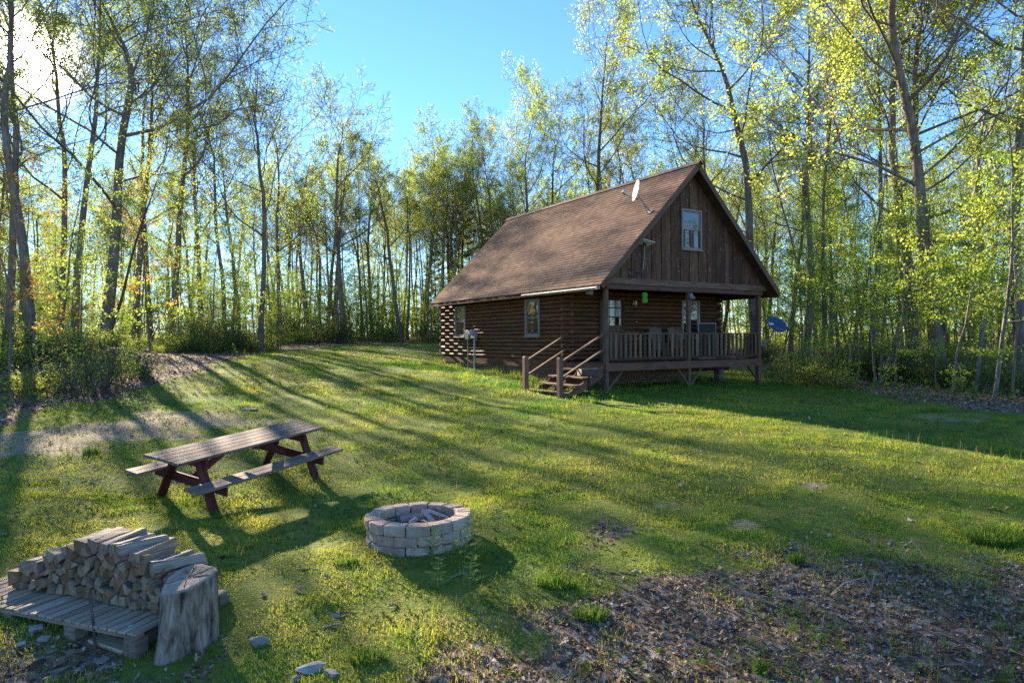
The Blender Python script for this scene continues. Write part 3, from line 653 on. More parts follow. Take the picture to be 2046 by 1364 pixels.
# small white dish on the roof edge
B0=np.array([1.78,-.02,4.80]); s_=cthing('satellite_dish','small white satellite dish on a bent mast at the roof edge','satellite dish',B0)
mb=MB(); mb.box((0,0,-.01),(.16,.16,.02),Matrix.Rotation(-R(45),3,'Y')); mb.tube([(-.09,.02,-.1),(-.2,.06,.22)],.012,6); mb.build('foot',GREYM,s_)
mb=MB(); mb.tube([(0,0,0),(-.1,.04,.12),(-.36,.12,.42),(-.38,.13,.52)],.022,8); mb.build('mast',GREYM,s_,True)
dish(s_,(-.46,.10,.62),(-.90,.40,.22),.25,.33,.05,plain('dish_white',(.68,.62,.55),.5))
mb=MB(); mb.tube([(-.40,.12,.38),(-.62,.16,.40),(-.86,.22,.50)],.016,6); mb.build('arm',GREYM,s_,True)
mb=MB(); mb.box((-.88,.22,.54),(.16,.1,.1),Matrix.Rotation(.5,3,'Y')); mb.tube([(-.84,.21,.56),(-.76,.2,.62)],[.04,.05],8); mb.build('receiver',plain('lnb_grey',(.3,.3,.31),.5),s_,bevel=.01)
# flat panel antenna on pole at the gable
s_=cthing('flat_antenna','flat rectangular internet antenna on a pole fixed to the gable boards','antenna',(1.36,-.04,2.86))
mb=MB(); mb.tube([(0,-.02,0),(.0,-.1,.06),(.04,-.12,.82)],.024,8); mb.build('pole',GREYM,s_,True)
mb=MB(); 
mb.box((-.36,-.015,.06),(.26,.03,.035)); mb.box((-.36,-.015,-.14),(.26,.03,.035)); mb.box((-.1,-.015,-.03),(.22,.03,.03)); mb.tube([(0,-.02,.0),(-.12,-.05,-.12),(-.36,-.03,-.12)],.008,5); mb.build('wall_bracket',DKM,s_)
mb=MB(); mb.tube([(.04,-.12,.8),(.05,-.12,.88)],[.04,.06],8); mb.build('swivel',DKM,s_,True)
Mx=(Matrix.Rotation(R(8),3,'Y')@Matrix.Rotation(R(-16),3,'X')); mb=MB(); mb.box((.05,-.12,.905),(.56,.36,.026),Mx); mb.build('panel',plain('panel_white',(.62,.64,.65),.45),s_,bevel=.008)
# blue dish on the far post
s_=cthing('satellite_dish','blue oval satellite dish on a mast beside the far corner post','satellite dish',(W+.1,.05,.5))
mb=MB(); mb.box((.0,0,.05),(.1,.12,.16)); mb.tube([(.0,-.02,.02),(.18,-.05,.0),(.62,-.08,.40),(.66,-.08,.56)],.024,8); mb.build('mast',GREYM,s_,True)
mb=MB(); mb.tube([(.15,-.02,-.1),(.5,-.08,.3)],.011,6); mb.build('brace',GREYM,s_,True)
dish(s_,(.72,-.1,.70),(-.02,-.80,.55),.50,.36,.09,plain('dish_blue',(.010,.055,.165),.35))
mb=MB(); B=basis((-.02,-.80,.55)); mb.box(np.array((.72,-.1,.70))+B@np.array([-.27,.03,.07]),(.24,.11,.006),B); mb.build('sticker',plain('sticker_grey',(.45,.5,.56),.5),s_)
mb=MB(); mb.tube([np.array((.72,-.1,.70))+B@np.array(q) for q in ([-.12,-.1,.04],[-.03,-.3,.16],[.05,-.36,.32])],.014,6); mb.box(np.array((.72,-.1,.70))+B@np.array([.06,-.36,.36]),(.09,.07,.1),B); mb.build('arm',GREYM,s_)
# lantern
s_=cthing('hanging_lantern','bright green perforated lantern hanging under the porch beam','lantern',(1.62,.08,2.06))
mb=MB(); 
for k in range(16):
    a0=6.283*k/16
    pts=[(.082*math.cos(a0)*q,.082*math.sin(a0)*q,z) for z,q in ((-.15,.72),(-.115,.95),(0,1),(.115,.95),(.15,.72))]
    mb.tube(pts,.013,5)
for z,q in ((-.15,.72),(-.09,.97),(-.03,1),(.03,1),(.09,.97),(.15,.72)):
    mb.tube([(.082*q*math.cos(t),.082*q*math.sin(t),z) for t in np.linspace(0,6.283,25)],.012,5)
t=NT('lantern_green'); LG=t.bsdf((.085,.42,.035),.45); mb.build('shade',LG,s_,True)
mb=MB(); mb.tube([(0,0,-.14),(0,0,.14)],.068,14); mb.build('liner',plain('lantern_inner',(.06,.30,.03),.6),s_,True)
mb=MB(); mb.tube([(0,0,.17),(0,0,.25)],.006,5); mb.tube([(.05,0,.165),(0,0,.2),(-.05,0,.165)],.006,5); mb.build('hook',DKM,s_)
# porch chairs
def chair(x,y,rz,label):
    s_=cthing('porch_chair',label,'chair',(x,y,0.0),'slatted wooden chairs on the porch',rz); cm=wood_mat('chair_wood',(.075,.05,.034),(.135,.095,.066),(.2,.15,.11),.85,36,.4,.003) if not D.materials.get('chair_wood') else D.materials['chair_wood']
    mb=MB(); [mb.box((0,-.28+.1*i,.40-.025*i),(.54,.085,.022)) for i in range(6)]; mb.build('seat',cm,s_,bevel=.003)
    mb=MB(); Mx=np.array(Matrix.Rotation(R(-18),3,'X'))
    for i in range(6): mb.box(np.array((-.255+.102*i,.34,.74)),(.088,.02,.90-.12*abs(i-2.5)/2.5),Mx)
    for z,dy in ((.55,.30),(.98,.43)): mb.box((0,dy,z),(.6,.03,.07),Mx)
    mb.build('backrest',cm,s_,bevel=.003)
    for sx in (-1,1):
        mb=MB(); mb.box((.33*sx,-.02,.60),(.11,.74,.024),grain=1); mb.build('arm',cm,s_,bevel=.004)
        mb=MB(); mb.box((.3*sx,-.31,.30),(.035,.09,.6)); mb.build('leg',cm,s_,bevel=.003)
        mb=MB(); mb.beam((.3*sx,.40,.0),(.3*sx,.22,.6),.035,.08,up=(1,0,0)); mb.build('leg',cm,s_,bevel=.003)
chair(3.44,1.05,.06,'slatted wooden chair behind the railing left of the middle post'); chair(4.36,1.12,-.1,'slatted wooden chair half hidden by the middle porch post')
s_=cthing('screen_panel','dark mesh screen panel with a thin pale frame leaning on the porch wall','screen',(5.75,1.25,0))
mb=MB(); [mb.box((x,0,.66),(.025,.025,1.3)) for x in (-.45,.45)]; [mb.box((0,0,z),(.92,.026,.03)) for z in (.02,1.3)]; mb.build('frame',plain('pale_frame',(.34,.32,.29),.5),s_)
mb=MB(); mb.box((0,.0,.66),(.87,.008,1.24)); mb.build('mesh',plain('screen_mesh',(.03,.027,.027),.8),s_)
# park grill
gx,gy,gz=gp(1177,790); s_=thing('charcoal_grill','dark steel charcoal grill box on a post in front of the porch steps','grill',(gx,gy,gz),.25)
mb=MB(); mb.tube([(0,0,-.1),(0,0,.6)],.03,10); mb.build('post',DKM,s_,True)
RST=noise_mat('rusty_steel',(.045,.035,.032),(.11,.08,.072),14,.75,.003)
mb=MB(); 
for q in ((0,-.2,.5,.02,.2),(0,.2,.5,.02,.2)): mb.box((q[0],q[1],.7),(.6,.015,.19))
for x in (-.3,.3): mb.box((x,0,.7),(.015,.385,.19))
mb.box((0,0,.603),(.6,.385,.012)); mb.build('firebox',RST,s_)
mb=MB(); [mb.tube([(-.29+.029*i,-.2,.80),(-.29+.029*i,.2,.80)],.006,5) for i in range(21)]; mb.tube([(-.3,-.2,.80),(.3,-.2,.80)],.009,5); mb.tube([(-.3,.2,.8),(.3,.2,.8)],.009,5); mb.tube([(.3,-.08,.8),(.42,-.08,.82),(.42,.08,.82),(.3,.08,.8)],.009,5); mb.build('grate',DKM,s_)
# ------------------------------------------------------------------ picnic table
TOPW=wood_mat('weathered_top',(.07,.046,.034),(.155,.11,.085),(.28,.215,.17),.8,44,.35,.005,.5)
REDP=wood_mat('faded_red_paint',(.035,.008,.007),(.075,.016,.013),(.115,.040,.032),.7,30,.35,.003)
a=Vector((1,0,.064)).normalized(); b=Vector((0,1,.113)); c=a.cross(b).normalized(); b=c.cross(a)
Rm=Matrix.Rotation(1.085,3,'Z')@Matrix((a,b,c)).transposed()
tb=thing('picnic_table','weathered wooden picnic table with dark red legs and two attached benches','table',(-4.113,10.143,.762),rot=Rm.to_euler())
mb=MB(); n=5; w=.143
for i in range(n): mb.box((rng.uniform(-.012,.012),-.715/2+w*(i+.5),.737),(2.70,w-.008,.038),grain=0)
mb.build('tabletop',TOPW,tb,bevel=.005)
for s in (-1,1):
    mb=MB()
    for i in range(2): mb.box((rng.uniform(-.01,.01),s*(.776-.072-.143*i),.438),(2.70,.136,.038),grain=0)
    mb.build('bench_seat',TOPW,tb,bevel=.005)
for sx in (-1,1):
    for sy in (-1,1):
        mb=MB(); mb.beam((sx*.946,sy*.60,-.06),(sx*.946,sy*.22,.715),.04,.14,up=(1,0,0)); 
        mb.build('leg',REDP,tb,bevel=.005)
    mb=MB(); mb.box((sx*(.946-.042),0,.35),(.04,1.50,.135),grain=1); mb.build('bench_support',REDP,tb,bevel=.005)
    mb=MB(); mb.box((sx*(.946-.042),0,.645),(.04,.70,.14),grain=1); mb.build('top_cleat',REDP,tb,bevel=.005)
    mb=MB(); mb.beam((sx*.86,0,.37),(sx*.22,0,.70),.04,.09); mb.build('diagonal_brace',REDP,tb,bevel=.004)
mb=MB(); mb.box((0,0,.69),(.04,.64,.07),grain=1); mb.build('center_cleat',REDP,tb,bevel=.004)
# ------------------------------------------------------------------ fire pit
FX,FY=-1.10,7.76; FZ=.655
STONE=[noise_mat('block_%s'%k,c1,c2,16,.95,.008,.3,c3=c3) for k,c1,c2,c3 in (('grey',(.20,.16,.12),(.32,.26,.20),(.42,.35,.275)),('pink',(.22,.15,.115),(.34,.245,.195),(.43,.33,.27)),('pale',(.27,.22,.17),(.40,.33,.255),(.49,.415,.33)))]
fp=thing('fire_pit','round fire pit of three dry-laid courses of grey concrete blocks','fire pit',(FX,FY,FZ),.35,rot=(R(-1.5),0,.35))
import bmesh
def rough_block(r0,r1,h,da,seed):
    """wedge shaped block with a broken outer face"""
    rg=np.random.default_rng(seed); bm=bmesh.new(); nu,nv,nw=5,3,3; vs={}
    for i in range(nu):
        for j in range(nv):
            for k in range(nw):
                if 0<i<nu-1 and 0<j<nv-1 and 0<k<nw-1: continue
                t=(i/(nu-1)-.5)*da; r=r0+(r1-r0)*j/(nv-1); z=h*k/(nw-1)
                r+= (rg.uniform(-.014,.008) if j in(0,nv-1) and 0<i<nu-1 else rg.uniform(-.008,.002)); z+=rg.uniform(-.006,.004)
                rr_=r*(1/math.cos(t) if False else 1); vs[i,j,k]=bm.verts.new((rr_*math.cos(t),rr_*math.sin(t),z))
    def q(a,b,c,d): 
        try: bm.faces.new([vs[a],vs[b],vs[c],vs[d]])
        except Exception: pass
    for i in range(nu-1):
        for j in range(nv-1):
            q((i,j,0),(i,j+1,0),(i+1,j+1,0),(i+1,j,0)); q((i,j,nw-1),(i+1,j,nw-1),(i+1,j+1,nw-1),(i,j+1,nw-1))
        for k in range(nw-1):
            q((i,0,k),(i+1,0,k),(i+1,0,k+1),(i,0,k+1)); q((i,nv-1,k),(i,nv-1,k+1),(i+1,nv-1,k+1),(i+1,nv-1,k))
    for j in range(nv-1):
        for k in range(nw-1):
            q((0,j,k),(0,j,k+1),(0,j+1,k+1),(0,j+1,k)); q((nu-1,j,k),(nu-1,j+1,k),(nu-1,j+1,k+1),(nu-1,j,k+1))
    me=D.meshes.new('block'); bm.to_mesh(me); bm.free(); return me
NB=14
for c_ in range(3):
    for i in range(NB):
        da=2*math.pi/NB; out=.605+(.012 if c_==2 else rng.uniform(-.02,.012)); h=.117
        me=rough_block(out-.175,out,h,da-.022,c_*100+i); n=len(me.vertices); co=np.empty(n*3,np.float32); me.vertices.foreach_get('co',co)
        at_=me.attributes.new('lc','FLOAT_VECTOR','POINT'); at_.data.foreach_set('vector',(co.reshape(-1,3)+rng.random(3)*30).astype(np.float32).ravel()); at_=me.attributes.new('rnd','FLOAT','POINT'); at_.data.foreach_set('value',np.full(n,rng.random(),np.float32))
        me.materials.append(STONE[int(rng.choice([0,0,1,1,2]))])
        o=link('block',me,fp,(0,0,-.035+c_*.119),(rng.uniform(-.01,.01),rng.uniform(-.01,.01),da*(i+.5*(c_%2))+rng.uniform(-.01,.01)))
        m=o.modifiers.new('Bevel','BEVEL'); m.width=.013; m.segments=2; m.limit_method='ANGLE'; m.angle_limit=R(50)
ash=noise_mat('ash',(.03,.027,.025),(.14,.125,.115),18,.95,.02)
mb=MB(); V=[(0,0,.13)];F=[]
for i in range(1,9):
    for j in range(32): q=i/8*.44; V.append((q*math.cos(j/32*6.283),q*math.sin(j/32*6.283),.13+rng.uniform(-.015,.02)-.04*(i/8)))
for j in range(32): F.append((0,1+j,1+(j+1)%32))
for i in range(7): F+=[(1+i*32+j,33+i*32+j,33+i*32+(j+1)%32,1+i*32+(j+1)%32) for j in range(32)]
mb.add(V,F); mb.build('ash_bed',ash,fp,True,angle=R(70))
FIREB=wood_mat('weathered_board',(.17,.15,.14),(.36,.33,.31),(.52,.49,.46),.85,40,.4,.004)
CHAR=noise_mat('charred_wood',(.012,.011,.010),(.06,.05,.045),30,.9,.008)
def fpw(px,py,z):  # point at height z on the ray through a pixel
    v=ray(px,py); t=(z-CZ)/v[2]; return v*t+np.array([0,0,CZ])
for (p,q,z0,z1,w,h,lab,mt) in (((797,1037),(862,1024),.85,.85,.085,.08,'thickest pale board lying across the back of the fire pit',FIREB),((846,1020),(870,1045),.95,.84,.06,.035,'short pale board leaning on the others in the fire pit',FIREB),
   ((853,1019),(897,1033),.92,.85,.05,.035,'thin grey board pointing right inside the fire pit',FIREB),((818,1047),(833,1035),.83,.90,.04,.05,'stub of split kindling at the front of the fire pit',FIREB),((826,1044),(846,1042),.84,.86,.05,.04,'small charred offcut in the ash of the fire pit',CHAR),((843,1040),(862,1050),.87,.83,.05,.035,'flat weathered offcut at the front of the fire pit',FIREB)):
    A=fpw(*p,z0); B=fpw(*q,z1); c0=(A+B)/2; mb=MB(); mb.beam(A-c0,B-c0,w,h,up=(0,.3,1)); o=mb.build('burnt_board',mt,None,bevel=.004,loc=tuple(c0)); tag(o,lab,'wood piece','wood pieces in the fire pit')
# ------------------------------------------------------------------ pallet, firewood, stump
PAL=wood_mat('pallet_wood',(.16,.11,.073),(.33,.245,.17),(.50,.395,.29),.85,40,.4,.004,.3)
PALD=wood_mat('pallet_dark',(.09,.07,.055),(.19,.15,.115),(.30,.24,.19),.85,34,.4,.004)
PR_=np.array([-3.035,5.36,.66]); PL_=np.array([-4.555,5.925,.66]); pu=(PL_-PR_); pu[2]=0; Lp=np.linalg.norm(pu); pu/=Lp; pv=np.array([-pu[1],pu[0],0]); pv=pv if pv[1]>0 else -pv
# local frame: x towards the left along the front edge, y back, z up
ang=math.atan2(pu[1],pu[0])
def P2(x,y,z): return PR_*[1,1,0]+pu*x+pv*y+np.array([0,0,z])
pal=thing('wood_pallet','long grey slatted wooden pallet carrying the firewood stack','pallet',(PR_[0],PR_[1],.44),0,rot=(0,0,ang))
ysg=-1 if np.dot(np.array([-math.sin(ang),math.cos(ang),0]),pv)<0 else 1
for i in range(23):
    mb=MB(); mb.box((.035+.1045*i,ysg*.47,.205+rng.uniform(-.003,.003)),(.082+rng.uniform(-.004,.006),1.0+rng.uniform(-.015,.015),.02),np.array(Matrix.Rotation(rng.normal(0,.008),3,'Z')),grain=1); mb.build('slat',PAL,pal,bevel=.003)
for y in (.02,.47,.92):
    mb=MB(); mb.box((1.2,ysg*y,.178),(2.42,.09,.03),grain=0); mb.build('stringer',PALD,pal,bevel=.003)
    for x in (.07,.76,1.55,2.33): mb=MB(); mb.box((x,ysg*(y+.03),.075),(.13,.13,.174),grain=1); mb.build('block',PALD,pal,bevel=.006)
for x in (.07,2.33): mb=MB(); mb.box((x,ysg*.52,.1),(.035,.85,.10),grain=1); mb.build('side_board',PALD,pal,bevel=.004)
g0=fpw(225,1285,.475); o=MB().beam((-.2,.06,0),(.2,-.06,0),.14,.035,rnd=.9).build('loose_board',wood_mat('fresh_board',(.26,.2,.13),(.40,.32,.22),(.5,.42,.31),.8,36,.2,.003),None,bevel=.004,loc=tuple(g0)); o.rotation_euler=(.03,.05,-.1); tag(o,'pale loose board lying under the right end of the pallet','board')
# voronoi packed split logs
prof=[(-.02,.30),(.05,.36),(.3,.41),(.55,.47),(.8,.52),(1.05,.50),(1.3,.43),(1.5,.34),(1.68,.26),(1.82,.19),(1.93,.12)]
hprof=lambda s: float(np.interp(s,[q[0] for q in prof],[q[1] for q in prof]))
lr=np.random.default_rng(5); pts=[]
for _ in range(9000):
    s=lr.uniform(.0,1.91); z=lr.uniform(.03,.50)
    if z>hprof(s)-.03: continue
    if all(((s-a)**2+((z-b)*1.05)**2)>.068**2 for a,b in pts): pts.append((s,z))
pts=np.array(pts)
def clip(poly,p,q):
    m=(p+q)/2; n=q-p; out=[]
    for i in range(len(poly)):
        A=poly[i];B=poly[(i+1)%len(poly)]; da=np.dot(A-m,n); db=np.dot(B-m,n)
        if da<=0: out.append(A)
        if (da<0)!=(db<0) and da!=db: out.append(A+(B-A)*da/(da-db))
    return out
WEND=[(.34,.245,.15),(.27,.17,.09),(.38,.29,.195),(.22,.13,.068),(.30,.22,.15)]
def fire_mats():
    ms=[]
    for i,c in enumerate(WEND):
        t=NT('log_end_%d'%i); lc=t.attr('lc').outputs['Vector']; g=t.noise(lc,1,4,.6,(8,60,14)); k=t.noise(lc,9,3)
        col=t.ramp(t.math('ADD',t.math('MULTIPLY',g,.5),t.math('MULTIPLY',k,.5)),[(.36,tuple(x*.42 for x in c)),(.5,tuple(x*.75 for x in c)),(.66,c)]); ms.append(t.bsdf(col,.9,0,.2,g,.006))
    return ms
ENDM=fire_mats(); SIDEM=[wood_mat('split_face',(.13,.10,.07),(.31,.25,.19),(.48,.41,.335),.85,46,.3,.006),wood_mat('split_face_brown',(.12,.075,.042),(.27,.18,.11),(.4,.29,.195),.85,46,.3,.006)]
BARKL=noise_mat('log_bark',(.07,.05,.04),(.24,.2,.17),26,.95,.012)
fl_=[]
order=np.argsort(-pts[:,1])
tops=[]
for i,(s,z) in enumerate(pts):
    p=np.array([s,z]); poly=[np.array(q) for q in ((s-.09,max(.004,z-.09)),(s+.09,max(.004,z-.09)),(s+.09,z+.075),(s-.09,z+.075))]
    for j,q in enumerate(pts):
        if j!=i and np.hypot(*(q-p))<.26: poly=clip(poly,p,q)
    if len(poly)<3: continue
    pl_=np.array(poly); c=pl_.mean(0); pl_=c+(pl_-c)*lr.uniform(.90,.965); pl_+=lr.normal(0,.0035,pl_.shape)
    # drop corners now and then: split wood is three to five sided
    if len(pl_)>4 and lr.random()<.75: pl_=np.delete(pl_,lr.integers(len(pl_)),0)
    if len(pl_)>4 and lr.random()<.4: pl_=np.delete(pl_,lr.integers(len(pl_)),0)
    top=not any((q[1]>z+.02 and abs(q[0]-s)<.075) for q in pts)
    fl_.append((s,z,pl_,top))
def firewood(pl_,s,z,top,yaw=0,lift=0,L=None):
    L=L or lr.uniform(.35,.44); f0=.33+lr.uniform(-.04,.03); c=pl_.mean(0); q=pl_-c
    V=[];n=len(q); tw=lr.normal(0,.10); sc=lr.uniform(.78,1.06)
    steps=[0,.3,.65,1]
    for t in steps:
        a=tw*t; k=1+(sc-1)*t; rr_=np.array([[math.cos(a),-math.sin(a)],[math.sin(a),math.cos(a)]]); w=(q*k)@rr_.T+ (lr.normal(0,.006,(n,2)) if 0<t<1 else lr.normal(0,.002,(n,2)))
        V+= [(u,ysg*L*t,v) for u,v in w]
    V=np.array(V); lc=V[:,[1,0,2]]*1.0
    mb=MB(); F=[];mi=[]
    bark=lr.random()<.5; bi=lr.integers(n)
    mb.add(V,[tuple(range(n-1,-1,-1)),tuple(range(3*n,4*n))],lc,None,0); base=0
    for t in range(3):
        for i in range(n):
            mb.F.append((t*n+i,t*n+(i+1)%n,(t+1)*n+(i+1)%n,(t+1)*n+i)); mb.mi.append(2 if bark and i==bi else 1)
    P=P2(c[0],f0,.44+.215+.002+c[1]+lift)
    o=mb.build('firewood_log',[ENDM[int(lr.integers(5))],SIDEM[0 if lr.random()<(.65 if top else .35) else 1],BARKL],None,bevel=.004,loc=tuple(P),rot=(lr.normal(0,.035 if top else .012),lr.normal(0,.06 if top else .015),ang+lr.normal(0,.09 if top else .03)+yaw))
    return o
GRPF='split firewood logs stacked on the pallet'
topl=sorted([k for k in range(len(fl_)) if fl_[k][3]],key=lambda k:fl_[k][0])
lefts=['nearest the stump','second from the stump','third from the stump','fourth from the stump','fifth from the stump','sixth from the stump','seventh from the stump','eighth from the stump','ninth from the stump','tenth from the stump','eleventh from the stump','twelfth from the stump','thirteenth from the stump','fourteenth from the stump','fifteenth from the stump','sixteenth from the stump','seventeenth from the stump','eighteenth from the stump','nineteenth from the stump','twentieth from the stump']
for k,(s,z,pl_,top) in enumerate(fl_):
    o=firewood(pl_,s,z,top)
    if top:
        r=topl.index(k); lab='top-layer split log of the firewood stack, '+(lefts[r] if r<len(lefts) else 'at the far left end')
    elif z<.075: lab='split log of the lowest course, lying directly on the pallet slats'
    else: lab='split log packed inside the stack between the lowest and top courses'
    tag(o,lab,'firewood',GRPF)
# a few loose pieces on top
for s,lab,sz in ((.62,'long pale split log lying loose over the crest of the firewood stack',.075),(.42,'weathered grey split log resting slantwise on the stack crest',.07),(.95,'bark-covered slab resting on top of the stack left of its crest',.06),(1.28,'thin curled bark strip lying on the left slope of the firewood stack',.035),(.2,'broad silvery split log sloping down beside the stump',.08)):
    q=np.array([(-sz,-sz*.5),(sz*.9,-sz*.55),(sz*.75,sz*.45),(-sz*.5,sz*.6)]); q=q+np.array([s,hprof(s)+.012])
    o=firewood(q,s,0,True,yaw=float(lr.normal(0,.22)),L=.43 if sz>.06 else .40); tag(o,lab,'firewood','loose pieces on the firewood stack')
for (px,py,sz,lab) in ((72,1264,.10,'pale square wood scrap on the litter in front of the pallet'),(88,1284,.08,'pale wedge of wood scrap nearest the camera before the pallet'),(43,1290,.05,'small pale wood chip lying by the pallet scraps')):
    g=gp(px,py); mb=MB(); mb.box((0,0,.02),(sz,sz*.7,.025),Matrix.Rotation(rng.uniform(0,1),3,'Z')@Matrix.Rotation(.2,3,'X')); o=mb.build('wood_scrap',FIREB,None,bevel=.003,loc=tuple(g)); tag(o,lab,'wood scrap','wood scraps before the pallet')
g=gp(190,1300); mb=MB(); mb.tube([(0,0,-.03),(.0,-.01,.15),(-.03,.0,.33),(-.035,.01,.47)],[.014,.012,.011,.006],7); mb.tube([(-.028,.0,.31),(-.06,.02,.4)],[.008,.004],6); o=mb.build('dead_sapling_stub',noise_mat('stub_bark',(.05,.04,.035),(.16,.13,.11),30),None,True,loc=tuple(g)); tag(o,'thin dead sapling stub standing in front of the pallet edge','sapling')
# stump
SX,SY=-2.745,5.62; SZ=float(hz(SX,SY)); SH=1.0-SZ
st=thing('tree_stump','tall weathered grey tree stump with a bulging root at the end of the firewood','stump',(SX,SY,SZ))
nk,nz=72,20; V=[];F=[];lc=[]
def srad(th,t):
    lobe=math.exp(-((((th+1.75+math.pi)%(2*math.pi))-math.pi)/.42)**2); lobe2=math.exp(-((((th+.15+math.pi)%(2*math.pi))-math.pi)/.6)**2); lobe3=math.exp(-((((th-2.6+math.pi)%(2*math.pi))-math.pi)/.6)**2)
    r=.208+.012*math.sin(3*th+1)+.008*math.sin(5*th)
    r+=lobe*(.012+.15*(1-t)**1.2)+.008*(1-t)**3
    r-=.06*math.exp(-((((th+1.02+math.pi)%(2*math.pi))-math.pi)/.16)**2)*(1-t)**.6
    return r+.003*math.sin(17*th+2*t+math.sin(5*th))+.002*math.sin(29*th-3*t)
for i in range(nz+1):
    t=i/nz
    for k in range(nk):
        th=2*math.pi*k/nk-math.pi; r=srad(th,t); x,y=r*math.cos(th),r*math.sin(th); z=-.06+(SH+.06)*t
        z+=t*(.12*x+.26*y)+ (0 if t<1 else 0)
        V.append((x,y,z)); lc.append((z,th*.22,r))
for i in range(nz):
    for k in range(nk): F.append((i*nk+k,i*nk+(k+1)%nk,(i+1)*nk+(k+1)%nk,(i+1)*nk+k))
t=NT('stump_bark'); lcn=t.attr('lc').outputs['Vector']; g1=t.noise(lcn,1,5,.65,(7,40,1)); g2=t.noise(lcn,1,4,.6,(4,11,1)); f=t.math('ADD',t.math('MULTIPLY',g1,.5),t.math('MULTIPLY',g2,.5))
SBM=t.bsdf(t.ramp(f,[(.36,(.035,.026,.019)),(.45,(.14,.105,.075)),(.55,(.27,.215,.165)),(.68,(.42,.355,.285))]),.9,0,.2,g1,.02,1.0)
mb=MB(); mb.add(V,F,lc); mb.build('trunk',SBM,st,True,angle=R(60))
V=[];F=[];lc=[]
for i in range(9):
    for k in range(nk):
        th=2*math.pi*k/nk-math.pi; q=i/8; r=srad(th,1)*q*1.006; x,y=r*math.cos(th),r*math.sin(th); V.append((x,y,SH+.12*x+.26*y+.004+rng.uniform(-.002,.003)+(-.012*(q==1)))); lc.append((x,y,0))
for i in range(8):
    for k in range(nk): F.append((i*nk+k,(i+1)*nk+k,(i+1)*nk+(k+1)%nk,i*nk+(k+1)%nk))
t=NT('stump_cut'); P=t.attr('lc').outputs['Vector']; 
wv=t.n('TexWave',wave_type='RINGS',rings_direction='Z'); wv.inputs['Scale'].default_value=30; wv.inputs['Distortion'].default_value=3; wv.inputs['Detail'].default_value=3; t.l(t.n('TexCoord').outputs['Object'],wv.inputs['Vector'])
ns=t.noise(t.n('TexCoord').outputs['Object'],11,5); f=t.math('ADD',t.math('MULTIPLY',wv.outputs['Fac'],.14),t.math('MULTIPLY',ns,.86))
SCM=t.bsdf(t.ramp(f,[(.3,(.17,.12,.08)),(.5,(.32,.245,.175)),(.68,(.46,.38,.30))]),.9,0,.2,f,.008)
mb=MB(); mb.add(V,F,np.array(lc)); o=mb.build('cut_face',SCM,st,True); 
for vt in (0,): pass
mb=MB()
for k in range(9):
    th=rng.uniform(0,6.28); r0=rng.uniform(.0,.05); r1=rng.uniform(.10,.2); A=np.array((r0*math.cos(th),r0*math.sin(th),0)); B=np.array((r1*math.cos(th+.1),r1*math.sin(th+.1),0))
    for q in (A,B): q[2]=SH+.12*q[0]+.26*q[1]+.006
    mb.beam(A,B,.004,.004)
mb.build('crack',plain('crack_dark',(.05,.04,.03),.9),st)
# ------------------------------------------------------------------ rocks
ROCK=noise_mat('rock_grey',(.13,.125,.115),(.34,.33,.31),10,.92,.012,.2)
def rock(px,py,sx,sy_,sz,lab,seed,emb=.35):
    rg=np.random.default_rng(seed); bm=bmesh.new(); bmesh.ops.create_icosphere(bm,subdivisions=3,radius=1)
    off=rg.random(3)*20; pl=[(rg.normal(0,1,3),rg.uniform(.42,.8)) for _ in range(13)]
    for v in bm.verts:
        p=np.array(v.co)
        for n,d in pl:
            n=n/np.linalg.norm(n); e=np.dot(p,n)-d
            if e>0: p=p-n*e
        p=p*(1+.06*(vnoise(p[0]*3+off[0],p[1]*3+p[2]*2,1.)-.5)); v.co=(p[0]*sx,p[1]*sy_,p[2]*sz)
    me=D.meshes.new('rock'); bm.to_mesh(me); bm.free(); me.materials.append(ROCK); n=len(me.vertices); co=np.empty(n*3,np.float32); me.vertices.foreach_get('co',co)
    a_=me.attributes.new('lc','FLOAT_VECTOR','POINT'); a_.data.foreach_set('vector',(co.reshape(-1,3)+off).astype(np.float32).ravel()); a_=me.attributes.new('rnd','FLOAT','POINT'); a_.data.foreach_set('value',np.full(n,rg.random(),np.float32))
    g=gp(px,py); o=link('rock',me,None,(g[0],g[1],g[2]+sz*(.35-emb)),(0,0,rg.uniform(0,6))); return tag(o,lab,'rock','rocks in the foreground')
rock(517,1291,.115,.09,.075,'grey rounded rock sitting in the moss right of the stump',1); rock(628,1338,.15,.11,.05,'broad flat rock half sunk at the bottom edge of the photo',2,.4); rock(664,1349,.075,.07,.05,'small rock touching the right side of the broad flat rock',3)
rock(672,1234,.045,.035,.03,'small pale stone lying on the moss below the fire pit',4); rock(590,1362,.06,.05,.04,'small stone at the bottom edge left of the broad flat rock',6); rock(500,818,.30,.2,.05,'low flat stone in the bare track beyond the picnic table',7)
